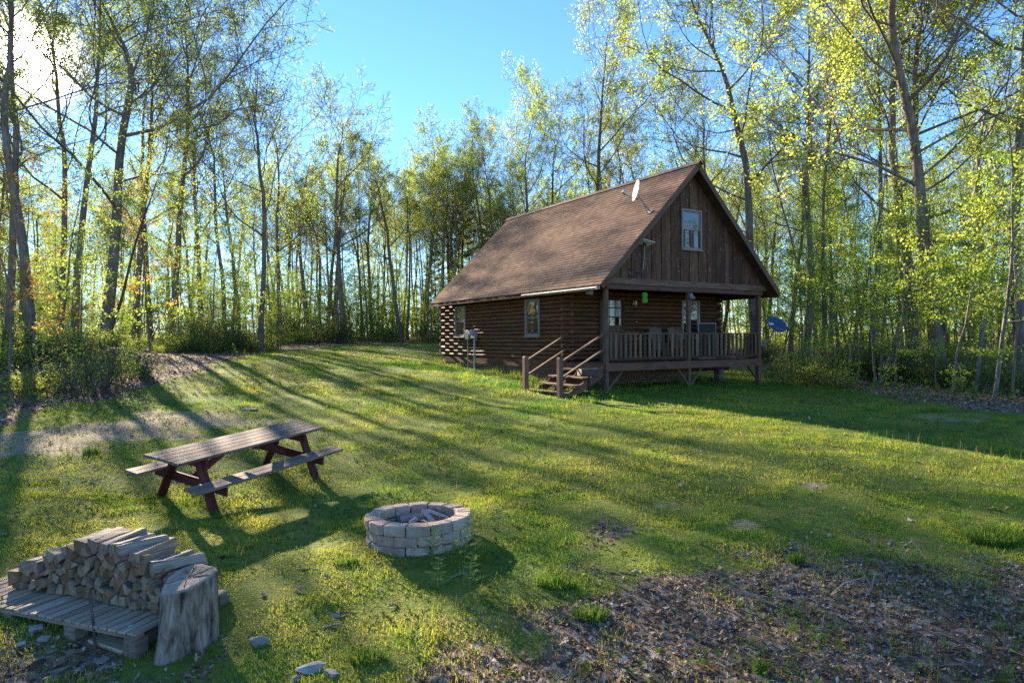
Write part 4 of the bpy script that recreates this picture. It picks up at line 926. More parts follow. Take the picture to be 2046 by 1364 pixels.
# fallen bits of wood
for px,py,L,a_,lab in ((645,1257,.16,.2,'short bleached stick lying on moss below the fire pit'),(900,1155,.22,.5,'curved grey stick in the weeds in front of the fire pit'),(1730,1195,.55,1.1,'thin dead branch leaning out of the leaf litter'),(1660,1190,.5,.6,'dry forked branch lying on the litter slope'),(1560,1215,.6,2.6,'dark dead branch lying across the leaf litter')):
    g=gp(px,py); d=np.array([math.cos(a_),math.sin(a_)*.6,.22])*L; mb=MB(); mb.tube([(0,0,.0),d*.5+rng.normal(0,.02,3)+[0,0,.015],d],[.011,.009,.004],6); mb.tube([d*.5,d*.7+[-.06,.08,.06]],[.006,.003],5)
    o=mb.build('dead_branch',noise_mat('dead_branch_bark',(.12,.1,.085),(.36,.31,.27),20) if not D.materials.get('dead_branch_bark') else D.materials['dead_branch_bark'],None,True,loc=tuple(g)); tag(o,lab,'branch','dead branches on the ground')
# ------------------------------------------------------------------ tall weeds round the fire pit
def leaves_mesh(Ps,Ds,Ns,Ls,Wd,tone,mat,name='leaf',fold=.15):
    Ps,Ds,Ns=map(lambda q:np.asarray(q,float),(Ps,Ds,Ns)); Ls=np.asarray(Ls)[:,None]; Wd=np.asarray(Wd)[:,None]
    S=np.cross(Ds,Ns); S/=np.linalg.norm(S,axis=1)[:,None]+1e-9; N=np.cross(S,Ds)
    V=np.stack([Ps,Ps+Ds*Ls*.45+S*Wd*.5+N*Wd*fold,Ps+Ds*Ls,Ps+Ds*Ls*.45-S*Wd*.5+N*Wd*fold],1).reshape(-1,3)
    n=len(Ps); F=np.arange(4*n).reshape(-1,4)
    return mesh_np(name,V,F,mat,{'tone':np.repeat(tone,4)})
WEEDM=leaf_mat('weed_leaf',(.10,.21,.05),(.17,.29,.07),(.27,.36,.11),.5,.1); STEMM=noise_mat('weed_stem',(.10,.13,.04),(.2,.2,.08),20)
def fern_weed(px,py,h,lab,seed,lean=0.):
    rg=np.random.default_rng(seed); g=gp(px,py); w=thing('weed',lab,'weed',tuple(g),group='tall weeds round the fire pit'); mb=MB()
    dx,dy=rg.normal(lean,.08),rg.normal(0,.08); st=np.array([(dx*t*t*h,dy*t*t*h,t*h) for t in np.linspace(0,1,7)]); mb.tube(st,np.linspace(.005,.002,7),5)
    Ps=[];Ds=[];Ns=[];Ls=[];n=int(h*46)
    for i in range(n):
        t=.18+.82*i/n; p=np.array([dx*t*t*h,dy*t*t*h,t*h]); a=i*2.4+rg.uniform(-.3,.3); el=rg.uniform(.35,.8); L=h*.42*(1.15-t)*rg.uniform(.7,1.2)+.03
        d=np.array([math.cos(a)*math.cos(el),math.sin(a)*math.cos(el),math.sin(el)]); m=int(4+L*34)
        mb.tube([p,p+d*L*.6,p+d*L+[0,0,-.25*L]],[.002,.0015,.001],3,False)
        for k in range(m):
            s=(k+1)/m; q=p+d*L*s+np.array([0,0,-.25*L*s*s]); side=1 if k%2 else -1; sd=np.array([-math.sin(a),math.cos(a),0])*side; dd=d*.55+sd*.75+np.array([0,0,.1]); Ps.append(q);Ds.append(dd/np.linalg.norm(dd));Ns.append((0,0,1));Ls.append(.052*(1.15-s*.6)*rg.uniform(.7,1.2))
    mb.build('stem',STEMM,w); Ls=np.array(Ls); link('leaf_spray',leaves_mesh(Ps,Ds,Ns,Ls,Ls*.38,rg.random(len(Ls)),WEEDM),w)
for i,(px,py,h,lab) in enumerate(((863,1137,.40,'feathery weed standing against the front of the fire pit'),(928,1128,.55,'tallest feathery weed at the right front of the fire pit'),(902,1131,.26,'short feathery weed between the two tall ones at the fire pit'),(950,1122,.30,'bushy weed close to the right side of the fire pit'),(783,1131,.12,'tiny seedling at the left foot of the fire pit'),(875,1178,.30,'slender weed on the grass just in front of the fire pit'),(938,1180,.34,'leaning weed between the fire pit and the leaf litter'),(1045,1170,.26,'lone weed on the lawn right of the fire pit'),(995,1060,.28,'weed in sunlight behind the right side of the fire pit'),(1010,1215,.24,'low weed at the upper edge of the leaf litter'),(830,1310,.2,'bushy weed in the bare patch at the bottom edge'))): fern_weed(px,py,h,lab,200+i,.05)
def grass_tuft(px,py,n,h,r,lab,seed,col=(.10,.20,.03)):
    rg=np.random.default_rng(seed); g=gp(px,py); a=rg.uniform(0,6.28,n); rad=r*np.sqrt(rg.random(n)); hh=h*rg.uniform(.5,1.1,n); x,y=rad*np.cos(a),rad*np.sin(a)*.6; z=hz(g[0]+x,g[1]+y)-g[2]-.01
    P=np.stack([x,y,z],1); b=rg.uniform(0,6.28,n); w=.007; S=np.stack([np.cos(b),np.sin(b),0*b],1)*w/2; o_=np.stack([x/r*.5+rg.normal(0,.3,n),y/r*.5+rg.normal(0,.3,n),0*b],1)*hh[:,None]*.8; U=np.zeros((n,3));U[:,2]=hh
    V=np.stack([P-S,P+S,P-S*.8+o_*.35+U*.62,P+S*.8+o_*.35+U*.62,P+o_+U*.85],1).reshape(-1,3); i=np.arange(n)[:,None]*5
    c=np.array(col)*rg.uniform(.6,1.4,(n,1))*np.where(rg.random((n,1))<.2,np.array([[2.,1.1,1.5]]),1.); o=link('grass_tuft',mesh_np('grass_tuft',V,[i+np.array([[0,1,3,2]]),i+np.array([[2,3,4]])],BLADE,{'Col':np.repeat(np.c_[c,np.ones(n)],5,0)}),None,tuple(g)); tag(o,lab,'grass tuft','taller grass tufts')
for i,(px,py,n,h,r,lab) in enumerate(((1985,1085,900,.2,.34,'lush bright green grass clump at the right edge of the slope'),(1590,1125,160,.16,.08,'small bright grass tuft at the upper edge of the leaf litter'),(1180,1240,260,.14,.16,'spreading grass tuft growing in the near leaf litter'),(1520,1345,90,.15,.05,'upright grass tuft at the bottom edge in the dead leaves'),(690,1130,200,.1,.13,'dark grass tuft at the left foot of the fire pit'),(735,1325,220,.12,.14,'pale grass tuft beside the foreground rocks'),(182,905,160,.16,.14,'dark grass tuft in the bare track left of the picnic table'),(1110,1170,300,.13,.2,'grass tuft on the lawn between fire pit and leaf litter'))): grass_tuft(px,py,n,h,r,lab,300+i)
# ------------------------------------------------------------------ trees
def bark(name,c1,c2,c3):
    t=NT(name); P=t.n('TexCoord').outputs['Object']; a=t.noise(P,1.,4,.65,(14,14,2.2)); b=t.noise(P,.9,3); 
    f=t.math('ADD',t.math('MULTIPLY',a,.6),t.math('MULTIPLY',b,.4)); return t.bsdf(t.ramp(f,[(.34,c1),(.5,c2),(.66,c3)]),.95,0,.15,a,.03,.8)
BARK=bark('bark_grey',(.075,.060,.048),(.165,.135,.11),(.28,.24,.20)); BARKP=bark('bark_pale',(.08,.07,.058),(.165,.145,.12),(.27,.24,.21)); BARKD=bark('bark_dark',(.04,.032,.026),(.095,.076,.062),(.16,.135,.115))
L_OAK=leaf_mat('leaf_oak_spring',(.21,.32,.05),(.32,.42,.06),(.44,.48,.075),.62)
L_GRN=leaf_mat('leaf_fresh_green',(.17,.30,.04),(.29,.41,.048),(.46,.51,.06),.64)
L_OLV=leaf_mat('leaf_olive',(.17,.26,.05),(.28,.36,.062),(.43,.46,.08),.62)
L_ORG=leaf_mat('leaf_orange',(.36,.20,.06),(.52,.32,.07),(.66,.44,.10),.58)
L_PIN=leaf_mat('pine_needles',(.018,.034,.014),(.03,.052,.02),(.048,.072,.027),.25)
L_SHR=leaf_mat('leaf_shrub',(.08,.13,.035),(.13,.20,.045),(.22,.28,.065),.5)
def nrm(v): return v/(np.linalg.norm(v)+1e-12)
class Tree:
    def __init__(s,seed): s.g=np.random.default_rng(seed); s.B=[]; s.LP=[]; s.LD=[]; s.LS=[]
    def path(s,p,d,L,n,wig,up,g_=None):
        pts=[p]; d=nrm(d)
        for i in range(n):
            d=nrm(d+s.g.normal(0,wig,3)+np.array([0,0,up])); p=p+d*L/n; pts.append(p)
        return np.array(pts)
    def br(s,pts,r0,r1,k,p=1.):
        r=r0+(r1-r0)*np.linspace(0,1,len(pts))**p; s.B.append((pts,r,k)); return r
    def side(s,d,ang,az):
        d=nrm(d); ref=np.array([0,0,1.]) if abs(d[2])<.95 else np.array([1.,0,0]); a=nrm(np.cross(d,ref)); b=np.cross(d,a)
        return nrm(d*math.cos(ang)+(a*math.cos(az)+b*math.sin(az))*math.sin(ang))
    def interp(s,pts,t):
        x=t*(len(pts)-1); i=min(int(x),len(pts)-2); return pts[i]+(pts[i+1]-pts[i])*(x-i), nrm(pts[i+1]-pts[i])
    def leaf(s,p,d,n,spread,size,flat=1.):
        q=p+s.g.normal(0,spread,(n,3))*np.array([1,1,flat]); dd=d*.4+s.g.normal(0,.7,(n,3)); dd[:,2]-=.15; dd/=np.linalg.norm(dd,axis=1)[:,None]
        s.LP.append(q); s.LD.append(dd); s.LS.append(size*s.g.uniform(.55,1.25,n))
    def sub(s,pts,r,P,lv):
        g=s.g; n=P['n'][lv]; n=int(n*g.uniform(.8,1.2)+.5)
        base=np.linalg.norm(np.diff(pts,axis=0),axis=1).sum(); az=g.uniform(0,6.28)
        for i in range(n):
            t=P['t0'][lv]+(1-P['t0'][lv])*(i+g.uniform(.2,.9))/n; t=min(t,.99); p,d=s.interp(pts,t); az+=2.4+g.normal(0,.4)
            L=base*P['len'][lv]*(1.05-.55*t)*g.uniform(.65,1.25); a=R(P['ang'][lv])*g.uniform(.75,1.25); nd=s.side(d,a,az)
            rr_=max(np.interp(t,np.linspace(0,1,len(r)),r)*P['rad'][lv],P['rmin'])
            q=s.path(p,nd,L,P['seg'][lv],P['wig'],P['up'][lv]); last=lv==len(P['n'])-1
            r2=s.br(q,rr_,P['rmin']*.6 if last else max(rr_*.3,P['rmin']*.8),P['k'][lv])
            if not last: s.sub(q,r2,P,lv+1)
            if lv>=P['leaflv'] and g.random()<P['lp']:
                for tt in (1.,.6)[:P.get('lt',2)]:
                    pp,dd=s.interp(q,min(tt,.999)); s.leaf(pp,dd,P['ln'],P['lspr'],P['ls'])
    def meshes(s,nm,bm,lm,squash=1.,lw=.62):
        V=[];F=[];o=0
        for pts,r,k in s.B:
            v,_=tube_rings(np.asarray(pts,float),np.asarray(r,float),k); n=len(pts); i=np.arange(n-1)[:,None]*k; j=np.arange(k)[None]
            F.append(np.stack([i+j,i+(j+1)%k,i+k+(j+1)%k,i+k+j],2).reshape(-1,4)+o); V.append(v); o+=n*k
        tm=mesh_np('trunk',np.concatenate(V),np.concatenate(F),bm,None,True)
        cm=None
        if s.LP:
            P=np.concatenate(s.LP);Dd=np.concatenate(s.LD);S=np.concatenate(s.LS); n=len(P)
            N=s.g.normal(0,.5,(n,3)); N[:,2]+=.9; N/=np.linalg.norm(N,axis=1)[:,None]
            big=fbm(P[:,0]+P[:,2]*.7,P[:,1]-P[:,2]*.5,2.2,5,2); tone=np.clip(.5+1.6*(big-.5)+s.g.normal(0,.18,n),0,1)
            cm=leaves_mesh(P,Dd,N,S,S*lw,tone,lm,'crown')
        return tm,cm
def trunk_flare(r,pts): 
    h=pts[:,2]-pts[0,2]; return r*(1+.55*np.exp(-np.maximum(h,0)/.45))
def oak(seed,H,r0,clear,nl,ll,lp,ln,ls,spread=1.,fork=.55,n=(8,7,4),rmin=.009,lm=None,bm=None,straight=.032):
    T=Tree(seed); g=T.g
    P=dict(n=n,t0=(.22,.2,.25),len=(.48,.46,.5),ang=(42,46,45),rad=(.55,.55,.6),seg=(5,3,2),wig=.16,up=(.05,.05,.03),k=(5,4,3),rmin=rmin,leaflv=1,lp=lp,ln=ln,lspr=.13,ls=ls)
    n_=16; pts=[np.zeros(3)+[0,0,-.3]]; d=np.array([g.normal(0,.03),g.normal(0,.03),1.]); L=H*.93
    for i in range(n_):
        d=nrm(d+np.r_[g.normal(0,straight*(1 if i<8 else 3.6),2),.10]); pts.append(pts[-1]+d*(L+.3)/n_)
    pts=np.array(pts); tt=np.linspace(0,1,n_+1); r=r0*np.where(tt<fork,1-.42*tt/fork,.58*(1-(tt-fork)/(1-fork))**.9+.04); r=trunk_flare(r,pts)
    T.B.append((pts,r,10)); az=g.uniform(0,6.28)
    for i in range(nl):
        u=(i+g.uniform(.1,.9))/nl; t=clear+(1-clear)*u**.85; t=min(t,.985); p,d=T.interp(pts,t); az+=2.4+g.normal(0,.5)
        ang=R(64-30*u)*g.uniform(.8,1.2)*spread**.5; L2=H*ll*spread*(.92-.44*u)*g.uniform(.65,1.2)
        nd=T.side(d,ang,az); rr_=np.interp(t,tt,r)*g.uniform(.30,.58)
        q=T.path(p,nd,L2,8,.15,.10); r2=T.br(q,rr_,max(rr_*.16,rmin),6,.8); T.sub(q,r2,P,0)
    T.sub(pts[11:],r[11:],P,0)
    return T.meshes('oak',bm or BARK,lm or L_OAK)
def slim(seed,H,r0,clear,nl,ll,lp,ln,ls,lm,bm,n=(7,6),up=.12,droop=0):
    T=Tree(seed); g=T.g
    P=dict(n=n,t0=(.2,.25),len=(.45,.5),ang=(42,45),rad=(.5,.6),seg=(3,2),wig=.15,up=(.04,.02),k=(3,3),rmin=.008,leaflv=0,lp=lp,ln=ln,lspr=.15,ls=ls)
    n_=12; pts=[np.array([0,0,-.2])]; d=np.array([g.normal(0,.05),g.normal(0,.05),1.])
    for i in range(n_): d=nrm(d+np.r_[g.normal(0,.055,2),.09]); pts.append(pts[-1]+d*(H+.2)/n_)
    pts=np.array(pts); tt=np.linspace(0,1,n_+1); r=trunk_flare(r0*(1-.93*tt**1.1),pts); T.B.append((pts,r,7)); az=g.uniform(0,6.28)
    for i in range(nl):
        u=(i+g.uniform(.1,.9))/nl; t=min(clear+(1-clear)*u,.98); p,d=T.interp(pts,t); az+=2.4+g.normal(0,.5)
        nd=T.side(d,R(64-30*u)*g.uniform(.8,1.2),az); L2=H*ll*(1-.6*u)*g.uniform(.6,1.25); rr_=max(np.interp(t,tt,r)*g.uniform(.3,.5),.008)
        q=T.path(p,nd,L2,5,.13,up-droop); r2=T.br(q,rr_,.008,4); T.sub(q,r2,P,0)
    return T.meshes('slim',bm,lm)
def sapling(seed,H,r0,nl,ll,ln,ls,lm,bm,clear=.18,stems=1,lspr=.28):
    """understorey tree: flat sprays of fresh leaves in layers"""
    T=Tree(seed); g=T.g
    for s_ in range(stems):
        n_=10; a0=g.uniform(0,6.28); ln_=.0 if stems==1 else .16
        pts=[np.array([.12*math.cos(a0)*(stems>1),.12*math.sin(a0)*(stems>1),-.1])]; d=np.array([ln_*math.cos(a0)+g.normal(0,.04),ln_*math.sin(a0)+g.normal(0,.04),1.]); Hs=H*g.uniform(.8,1)
        for i in range(n_): d=nrm(d+np.r_[g.normal(0,.06,2),.05]); pts.append(pts[-1]+d*Hs/n_)
        pts=np.array(pts); tt=np.linspace(0,1,n_+1); r=r0*(1-.92*tt); T.B.append((pts,r,6)); az=g.uniform(0,6.28)
        for i in range(nl):
            u=(i+g.uniform(.1,.9))/nl; t=min(clear+(1-clear)*u,.98); p,d=T.interp(pts,t); az+=2.4+g.normal(0,.5)
            nd=T.side(d,R(72-28*u)*g.uniform(.85,1.15),az); L2=H*ll*(1-.65*u)*g.uniform(.6,1.2)+.25
            q=T.path(p,nd,L2,5,.12,.0); r2=T.br(q,max(np.interp(t,tt,r)*.4,.006),.005,3)
            m=int(4+L2*3)
            for k in range(m):
                t2=.25+.75*(k+.5)/m; pp,dd=T.interp(q,min(t2,.99)); T.leaf(pp,dd,ln,lspr*(1.1-.4*t2)*.62,ls,.3)
                if k%2==0:
                    nd2=T.side(dd,R(50),g.uniform(0,6.28)); nd2[2]*=.3; q2=T.path(pp,nd2,L2*.35*g.uniform(.5,1.1)+.1,2,.1,0); T.br(q2,.006,.004,3); T.leaf(q2[-1],nd2,ln,lspr*.6,ls,.3); T.leaf(q2[1],nd2,ln,lspr*.5,ls,.3)
    for i in range(len(T.LP)): T.LP[i][:,2]-=g.uniform(0,.05)
    return T.meshes('sapling',bm,lm)
def pine(seed,H,r0):
    T=Tree(seed); g=T.g; pts=np.array([(g.normal(0,.05),g.normal(0,.05),z) for z in np.linspace(-.2,H,12)]); r=r0*(1-.95*np.linspace(0,1,12)); T.B.append((pts,r,8)); az=0
    for i in range(60):
        t=.14+.86*i/60; p,d=T.interp(pts,min(t,.99)); az+=2.4; L=(H*.20*(1-t)+.35)*g.uniform(.7,1.2); nd=nrm(np.array([math.cos(az),math.sin(az),.05+.35*t])); q=T.path(p,nd,L,5,.05,.03); T.br(q,.03*(1-t)+.008,.006,4)
        for k in range(9):
            pp,dd=T.interp(q,min(.25+.75*k/9,.99)); 
            for sgn in (-1,1):
                nd2=nrm(dd*.7+np.array([-dd[1],dd[0],0])*sgn*.7+np.r_[0,0,.1]); e=pp+nd2*L*.28; T.br(np.array([pp,e]),.006,.004,3)
                m=16; q_=pp+(e-pp)*g.random((m,1)); T.LP.append(q_+g.normal(0,.05,(m,3))); D_=nd2*.6+g.normal(0,.6,(m,3)); D_/=np.linalg.norm(D_,axis=1)[:,None]; T.LD.append(D_); T.LS.append(g.uniform(.14,.26,m))
    return T.meshes('pine',BARKD,L_PIN,lw=.16)
def shrub(seed,h,w,n,ln,ls,lm,lspr=.12):
    T=Tree(seed); g=T.g
    for i in range(n):
        a=g.uniform(0,6.28); rr_=w*.35*math.sqrt(g.random()); p=np.array([rr_*math.cos(a),rr_*math.sin(a),-.05]); d=np.array([math.cos(a)*g.uniform(.1,.9),math.sin(a)*g.uniform(.1,.9),1.]); q=T.path(p,d,h*g.uniform(.6,1.15),5,.14,.03); r=T.br(q,.014,.005,4)
        for k in range(7):
            t=.2+.8*(k+g.random())/7; pp,dd=T.interp(q,min(t,.99)); nd=T.side(dd,R(55),g.uniform(0,6.28)); q2=T.path(pp,nd,h*.28*g.uniform(.5,1.2),2,.12,.02); T.br(q2,.007,.004,3); T.leaf(q2[-1],nd,ln,lspr,ls); T.leaf(q2[1],nd,ln,lspr,ls)
    return T.meshes('shrub',BARKD,lm)
PROTO={}
def proto(key,ms): PROTO[key]=ms
for i,(s_,cl,nl,ll,lp,sp_) in enumerate(((11,.36,13,.40,.55,1.),(12,.45,12,.38,.45,1.05),(13,.30,14,.42,.6,1.1),(14,.5,11,.34,.5,.9),(15,.40,13,.36,.35,1.))):
    proto('oak%d'%i,oak(s_,20,.215,cl,nl+3,ll,lp*.85,5,.105,sp_*1.15))
for i,(s_,cl,nl) in enumerate(((17,.38,15),(18,.46,14),(19,.34,16))): proto('lace%d'%i,oak(s_,20,.20,cl,nl,.38,.26,4,.10,1.15))
proto('leafy0',oak(21,20,.21,.38,15,.38,.42,5,.10,1.1)); proto('leafy1',oak(22,19,.20,.33,15,.38,.45,6,.10,1.0,lm=L_GRN))
proto('bare0',oak(31,19,.2,.42,11,.32,.22,2,.12,.9,n=(8,7,4),rmin=.009)); proto('bare1',oak(32,19,.18,.38,12,.30,.30,2,.12,.85,n=(8,7,4),rmin=.009))
for i in range(4): proto('slim%d'%i,slim(40+i,16,.10+.02*i,.42+.06*(i%3),14,.22,.6,5,.11,(L_OAK,L_OLV,L_OAK,L_GRN)[i],(BARK,BARKD,BARKP,BARK)[i]))
for i in range(2): proto('pole%d'%i,slim(50+i,15,.08,.55,10,.16,.4,4,.11,L_OAK,(BARK,BARKP)[i],up=.16))
for i in range(4): proto('green%d'%i,sapling(60+i,(9,7.5,11,6)[i],(.06,.05,.08,.045)[i],(20,17,24,15)[i],(.27,.28,.24,.30)[i],11,.088,L_GRN,(BARKP,BARK,BARKP,BARK)[i],(.22,.18,.3,.12)[i]))
for i in range(3): proto('olive%d'%i,sapling(70+i,(7,5.,8.5)[i],(.05,.04,.06)[i],(18,15,20)[i],(.27,.30,.25)[i],11,.09,L_OLV if i<2 else L_OAK,BARK,(.15,.10,.2)[i]))
proto('multi',sapling(80,8,.06,11,.24,10,.085,L_GRN,BARKP,.35,4)); 
for i in range(2): proto('orange%d'%i,sapling(82+i,(6.5,9)[i],.05,16,.26,8,.09,L_ORG,BARK,.2))
proto('pine0',pine(90,12,.16))
for i in range(3): proto('shrub%d'%i,shrub(100+i,(1.2,1.7,.8)[i],(1.4,1.6,1.5)[i],(26,30,24)[i],8,(.065,.07,.06)[i],(L_SHR,L_SHR,L_OLV)[i]))
GRPT=dict()
ntree=0
def plant(key,base,scale,label,name='forest_tree',cat='tree',group=None,rz=None,lean=(0,0),sxy=1.):
    global ntree
    tm,cm=PROTO[key]; ntree+=1
    t=thing(name,label,cat,tuple(base),0,group,rot=(lean[0],lean[1],rng.uniform(0,6.28) if rz is None else rz)); t.scale=(scale*sxy,scale*sxy,scale)
    link('trunk' if cat=='tree' else 'stem',tm,t)
    if cm: link('crown' if cat=='tree' else 'foliage',cm,t)
    return t
# the trees one can point at: (px of foot, depth, prototype, height, label)
PH={'lac':20,'oak':20,'lea':20,'bar':19,'sli':16,'pol':15}
def H0(k): return {'leafy1':19}.get(k,PH.get(k[:3],None)) or {'green0':9,'green1':7.5,'green2':11,'green3':6,'olive0':7,'olive1':5,'olive2':8.5,'multi':8,'orange0':6.5,'orange1':9,'pine0':12}[k]
NAMED=[(62,23,'lace0',17.5,.3,'thick trunked oak nearest the left edge, rising in front of the sun glare',1.0),
 (205,29,'oak2',22.,1.9,'tall forked oak behind the mossy mound left of the lawn',1.2),
 (345,35,'lace1',20.5,.5,'tall spreading oak whose crown fills the top left sky',.9),
 (520,36,'lace0',16.5,2.2,'oak at the left lawn corner with long limbs reaching over the lawn',1.0),
 (18,27,'lace2',18.,1.7,'slender oak at the left edge right under the sun glare',.9),(150,30,'lace1',19.,.2,'twiggy oak just left of the tall forked oak',.9),
 (118,34,'lace0',20.,2.5,'slender oak between the leftmost trunk and the tall forked oak',.9),(270,37,'lace1',21.,.4,'slender grey oak right of the tall forked oak',.9),(300,43,'lace2',21.,4.4,'oak standing deeper between the two tallest left oaks',.9),(402,40,'lace2',17.5,3.3,'yellowish oak reaching high right of the top left crown',.9),(448,38.5,'lace0',16.,1.1,'oak whose crown slopes down to the blue sky at upper left',.9),(478,45,'lace1',16.,2.9,'oak deeper behind the left lawn corner',.9),(560,47,'lace2',17.5,5.,'rounded oak just left of the lone round topped oak',.9),(612,53,'bare0',17,3.,'twiggy tree between the rounded oak and the lone oak',1.),(745,56,'bare1',17.5,2.2,'twiggy tree between the lone oak and the leaning forked tree',1.),(850,57,'bare0',18.5,.3,'twiggy tree just left of the pines',1.),
 (685,50,'lace2',19.,4.1,'round topped oak standing alone against the blue sky above the far lawn',1.05),
 (655,54,'bare0',16.,1.,'thin bare tree close behind the round topped oak',1.1),
 (802,52,'bare1',16.5,3.4,'leaning grey tree forking low at the far lawn edge near the cabin',1.15),
 (905,56,'bare0',18.5,2.,'sparse spiky topped tree behind the rear roof corner of the cabin',1.0),
 (965,58,'bare1',19.5,5.,'sparse tree rising above the rear end of the roof ridge',1.0),
 (1062,46,'oak1',17.,.9,'multi-limbed yellow-leaved oak over the left half of the roof ridge',.85),
 (1185,45,'leafy0',22.5,3.,'tallest yellow-leaved oak standing behind the middle of the cabin roof',.85),
 (1112,49,'lace2',18.,4.,'twiggy oak between the two yellow-leaved oaks over the roof ridge',.9),(1000,53,'lace1',16.5,2.,'twiggy oak over the rear third of the roof ridge',.9),(1250,48,'lace0',18.5,5.6,'twiggy oak right of the tallest oak behind the roof',.8),
 (1300,50,'bare0',18.5,4.,'slender sparse tree behind the front half of the roof ridge',1.),
 (1425,42,'lace1',19.,5.2,'oak leaning left just behind the gable peak',.8),
 (1515,37,'leafy0',24.,1.2,'big yellow-leaved oak directly right of the cabin gable',1.1),
 (1606,36,'oak3',22.,2.,'straight grey oak between the cabin gable and the green saplings',1.),
 (1645,32,'slim0',17.,1.,'slim dark trunk behind the blue satellite dish',1.2),
 (1830,26.5,'oak0',19.,2.6,'stout oak with a swollen foot at the right wood edge',1.15),
 (1862,27.5,'oak4',20.,.7,'pale oak close behind the stout one at the right wood edge',1.),
 (1886,24.5,'oak2',21.,3.8,'dark trunked oak with huge forking limbs at the right wood edge',1.15),
 (1745,31,'slim2',18,2.1,'pale slim tree rising behind the right saplings',1.),
 (2040,24,'oak1',21,3.0,'oak at the right edge of the photo hung with yellow leaves',1.)]
for px,d,k,H,rz,lab,sx in NAMED:
    g=gd(px,d); plant(k,g,H/H0(k),lab,'oak_tree',rz=rz,lean=((0,0) if 'lean' not in lab else (0,R(-9) if 'left' in lab else R(7))),sxy=sx if sx<1.2 else 1.12)
SAP=[(1752,25.5,'multi',7.8,'multi-stemmed green sapling clump at the edge of the right wood'),(1693,27,'green0',10.5,'tall fresh green maple between cabin and right wood'),(1712,26,'green1',7.,'young green maple left of the multi-stemmed clump'),
 (1985,19.5,'green0',9.6,'green maple with pale stem nearest the right edge'),(1905,21,'green3',6.5,'small green sapling in front of the dark forked oak'),(1948,22,'green2',11,'tall green maple between the forked oak and the right edge'),(2022,20.5,'green1',8,'green sapling cut by the right edge of the photo'),
 (1790,24,'green3',6.,'thin green sapling between clump and stout oak'),(1660,31,'green2',12.5,'darker green maple towering behind the blue dish'),(1600,33,'green1',7,'green understorey tree behind the corner post of the porch'),(1560,34,'green3',5.5,'low green sapling seen under the right eave'),
 (1640,26,'green3',3.8,'bright low maple branching beside the blue dish'),(1870,23,'olive1',4.6,'low yellowish sapling beneath the forked oak'),
 (205,27.5,'slim1',10,'slanting dead-looking trunk crossing the left oaks'),(120,24,'olive0',7.5,'yellow-green sapling in front of the leftmost oaks'),(20,19,'orange0',6.5,'orange-leaved young maple at the left edge'),(75,21,'orange1',7.5,'rust-coloured young maple behind the left leaf bank'),(275,31,'orange1',9.,'amber-leaved young maple under the tall forked oak'),(640,55,'orange1',10.5,'amber maple below the round topped oak'),
 (300,29,'olive0',7,'yellow-green sapling right of the mossy mound'),(360,31,'olive2',8.5,'tall yellow sapling over the left lawn corner'),(420,33,'olive0',7.2,'bushy sapling overhanging the left lawn corner'),(465,34,'olive2',8,'sunlit yellow sapling at the lawn corner'),(510,36,'olive1',5.8,'low dense sapling at the tip of the left wood'),(555,42,'green1',6.5,'green sapling just behind the tip of the left wood'),(160,26,'olive1',5,'low bushy sapling behind the left leaf bank'),
 (925,58,'pine0',13.5,'dark green pine standing at the rear corner of the cabin roof'),(975,62,'pine0',11.5,'second pine half hidden by the rear end of the roof'),(870,60,'pine0',9,'small pine left of the rear roof corner')]
for px,d,k,H,lab in SAP:
    nm='pine_tree' if 'pine' in k else ('forest_tree' if k[:4]=='slim' else 'sapling_tree'); plant(k,gd(px,d),H/H0(k),lab,nm,lean=(R(0),R(24)) if 'slanting' in lab else (0,0),rz=0 if 'slanting' in lab else None)
# the wood behind: individual trees, nearest first
ZN=[(-400,560,'left','grey spring tree of the wood left of the lawn, sparse yellow leaves','trees of the wood left of the lawn'),(560,1010,'mid','thin grey spring tree of the wood beyond the far lawn edge','trees of the wood beyond the far lawn'),(1010,1480,'back','spring tree of the wood rising behind the cabin roof','trees of the wood behind the cabin'),(1480,2500,'right','spring tree of the wood right of the cabin','trees of the wood right of the cabin')]
taken=[(gd(n[0],n[1])[0],n[1]) for n in NAMED]
def clear_lawn(px,d):
    if px<560: return d>np.interp(px,[-400,0,100,200,350,480,560],[16,20,22.5,27,31,35,42])
    if px<1010: return d>51
    if px<1480: return d>44
    return d>np.interp(px,[1480,1560,1650,1750,1850,2000,2500],[40,33,30,27.5,26,22.5,19])
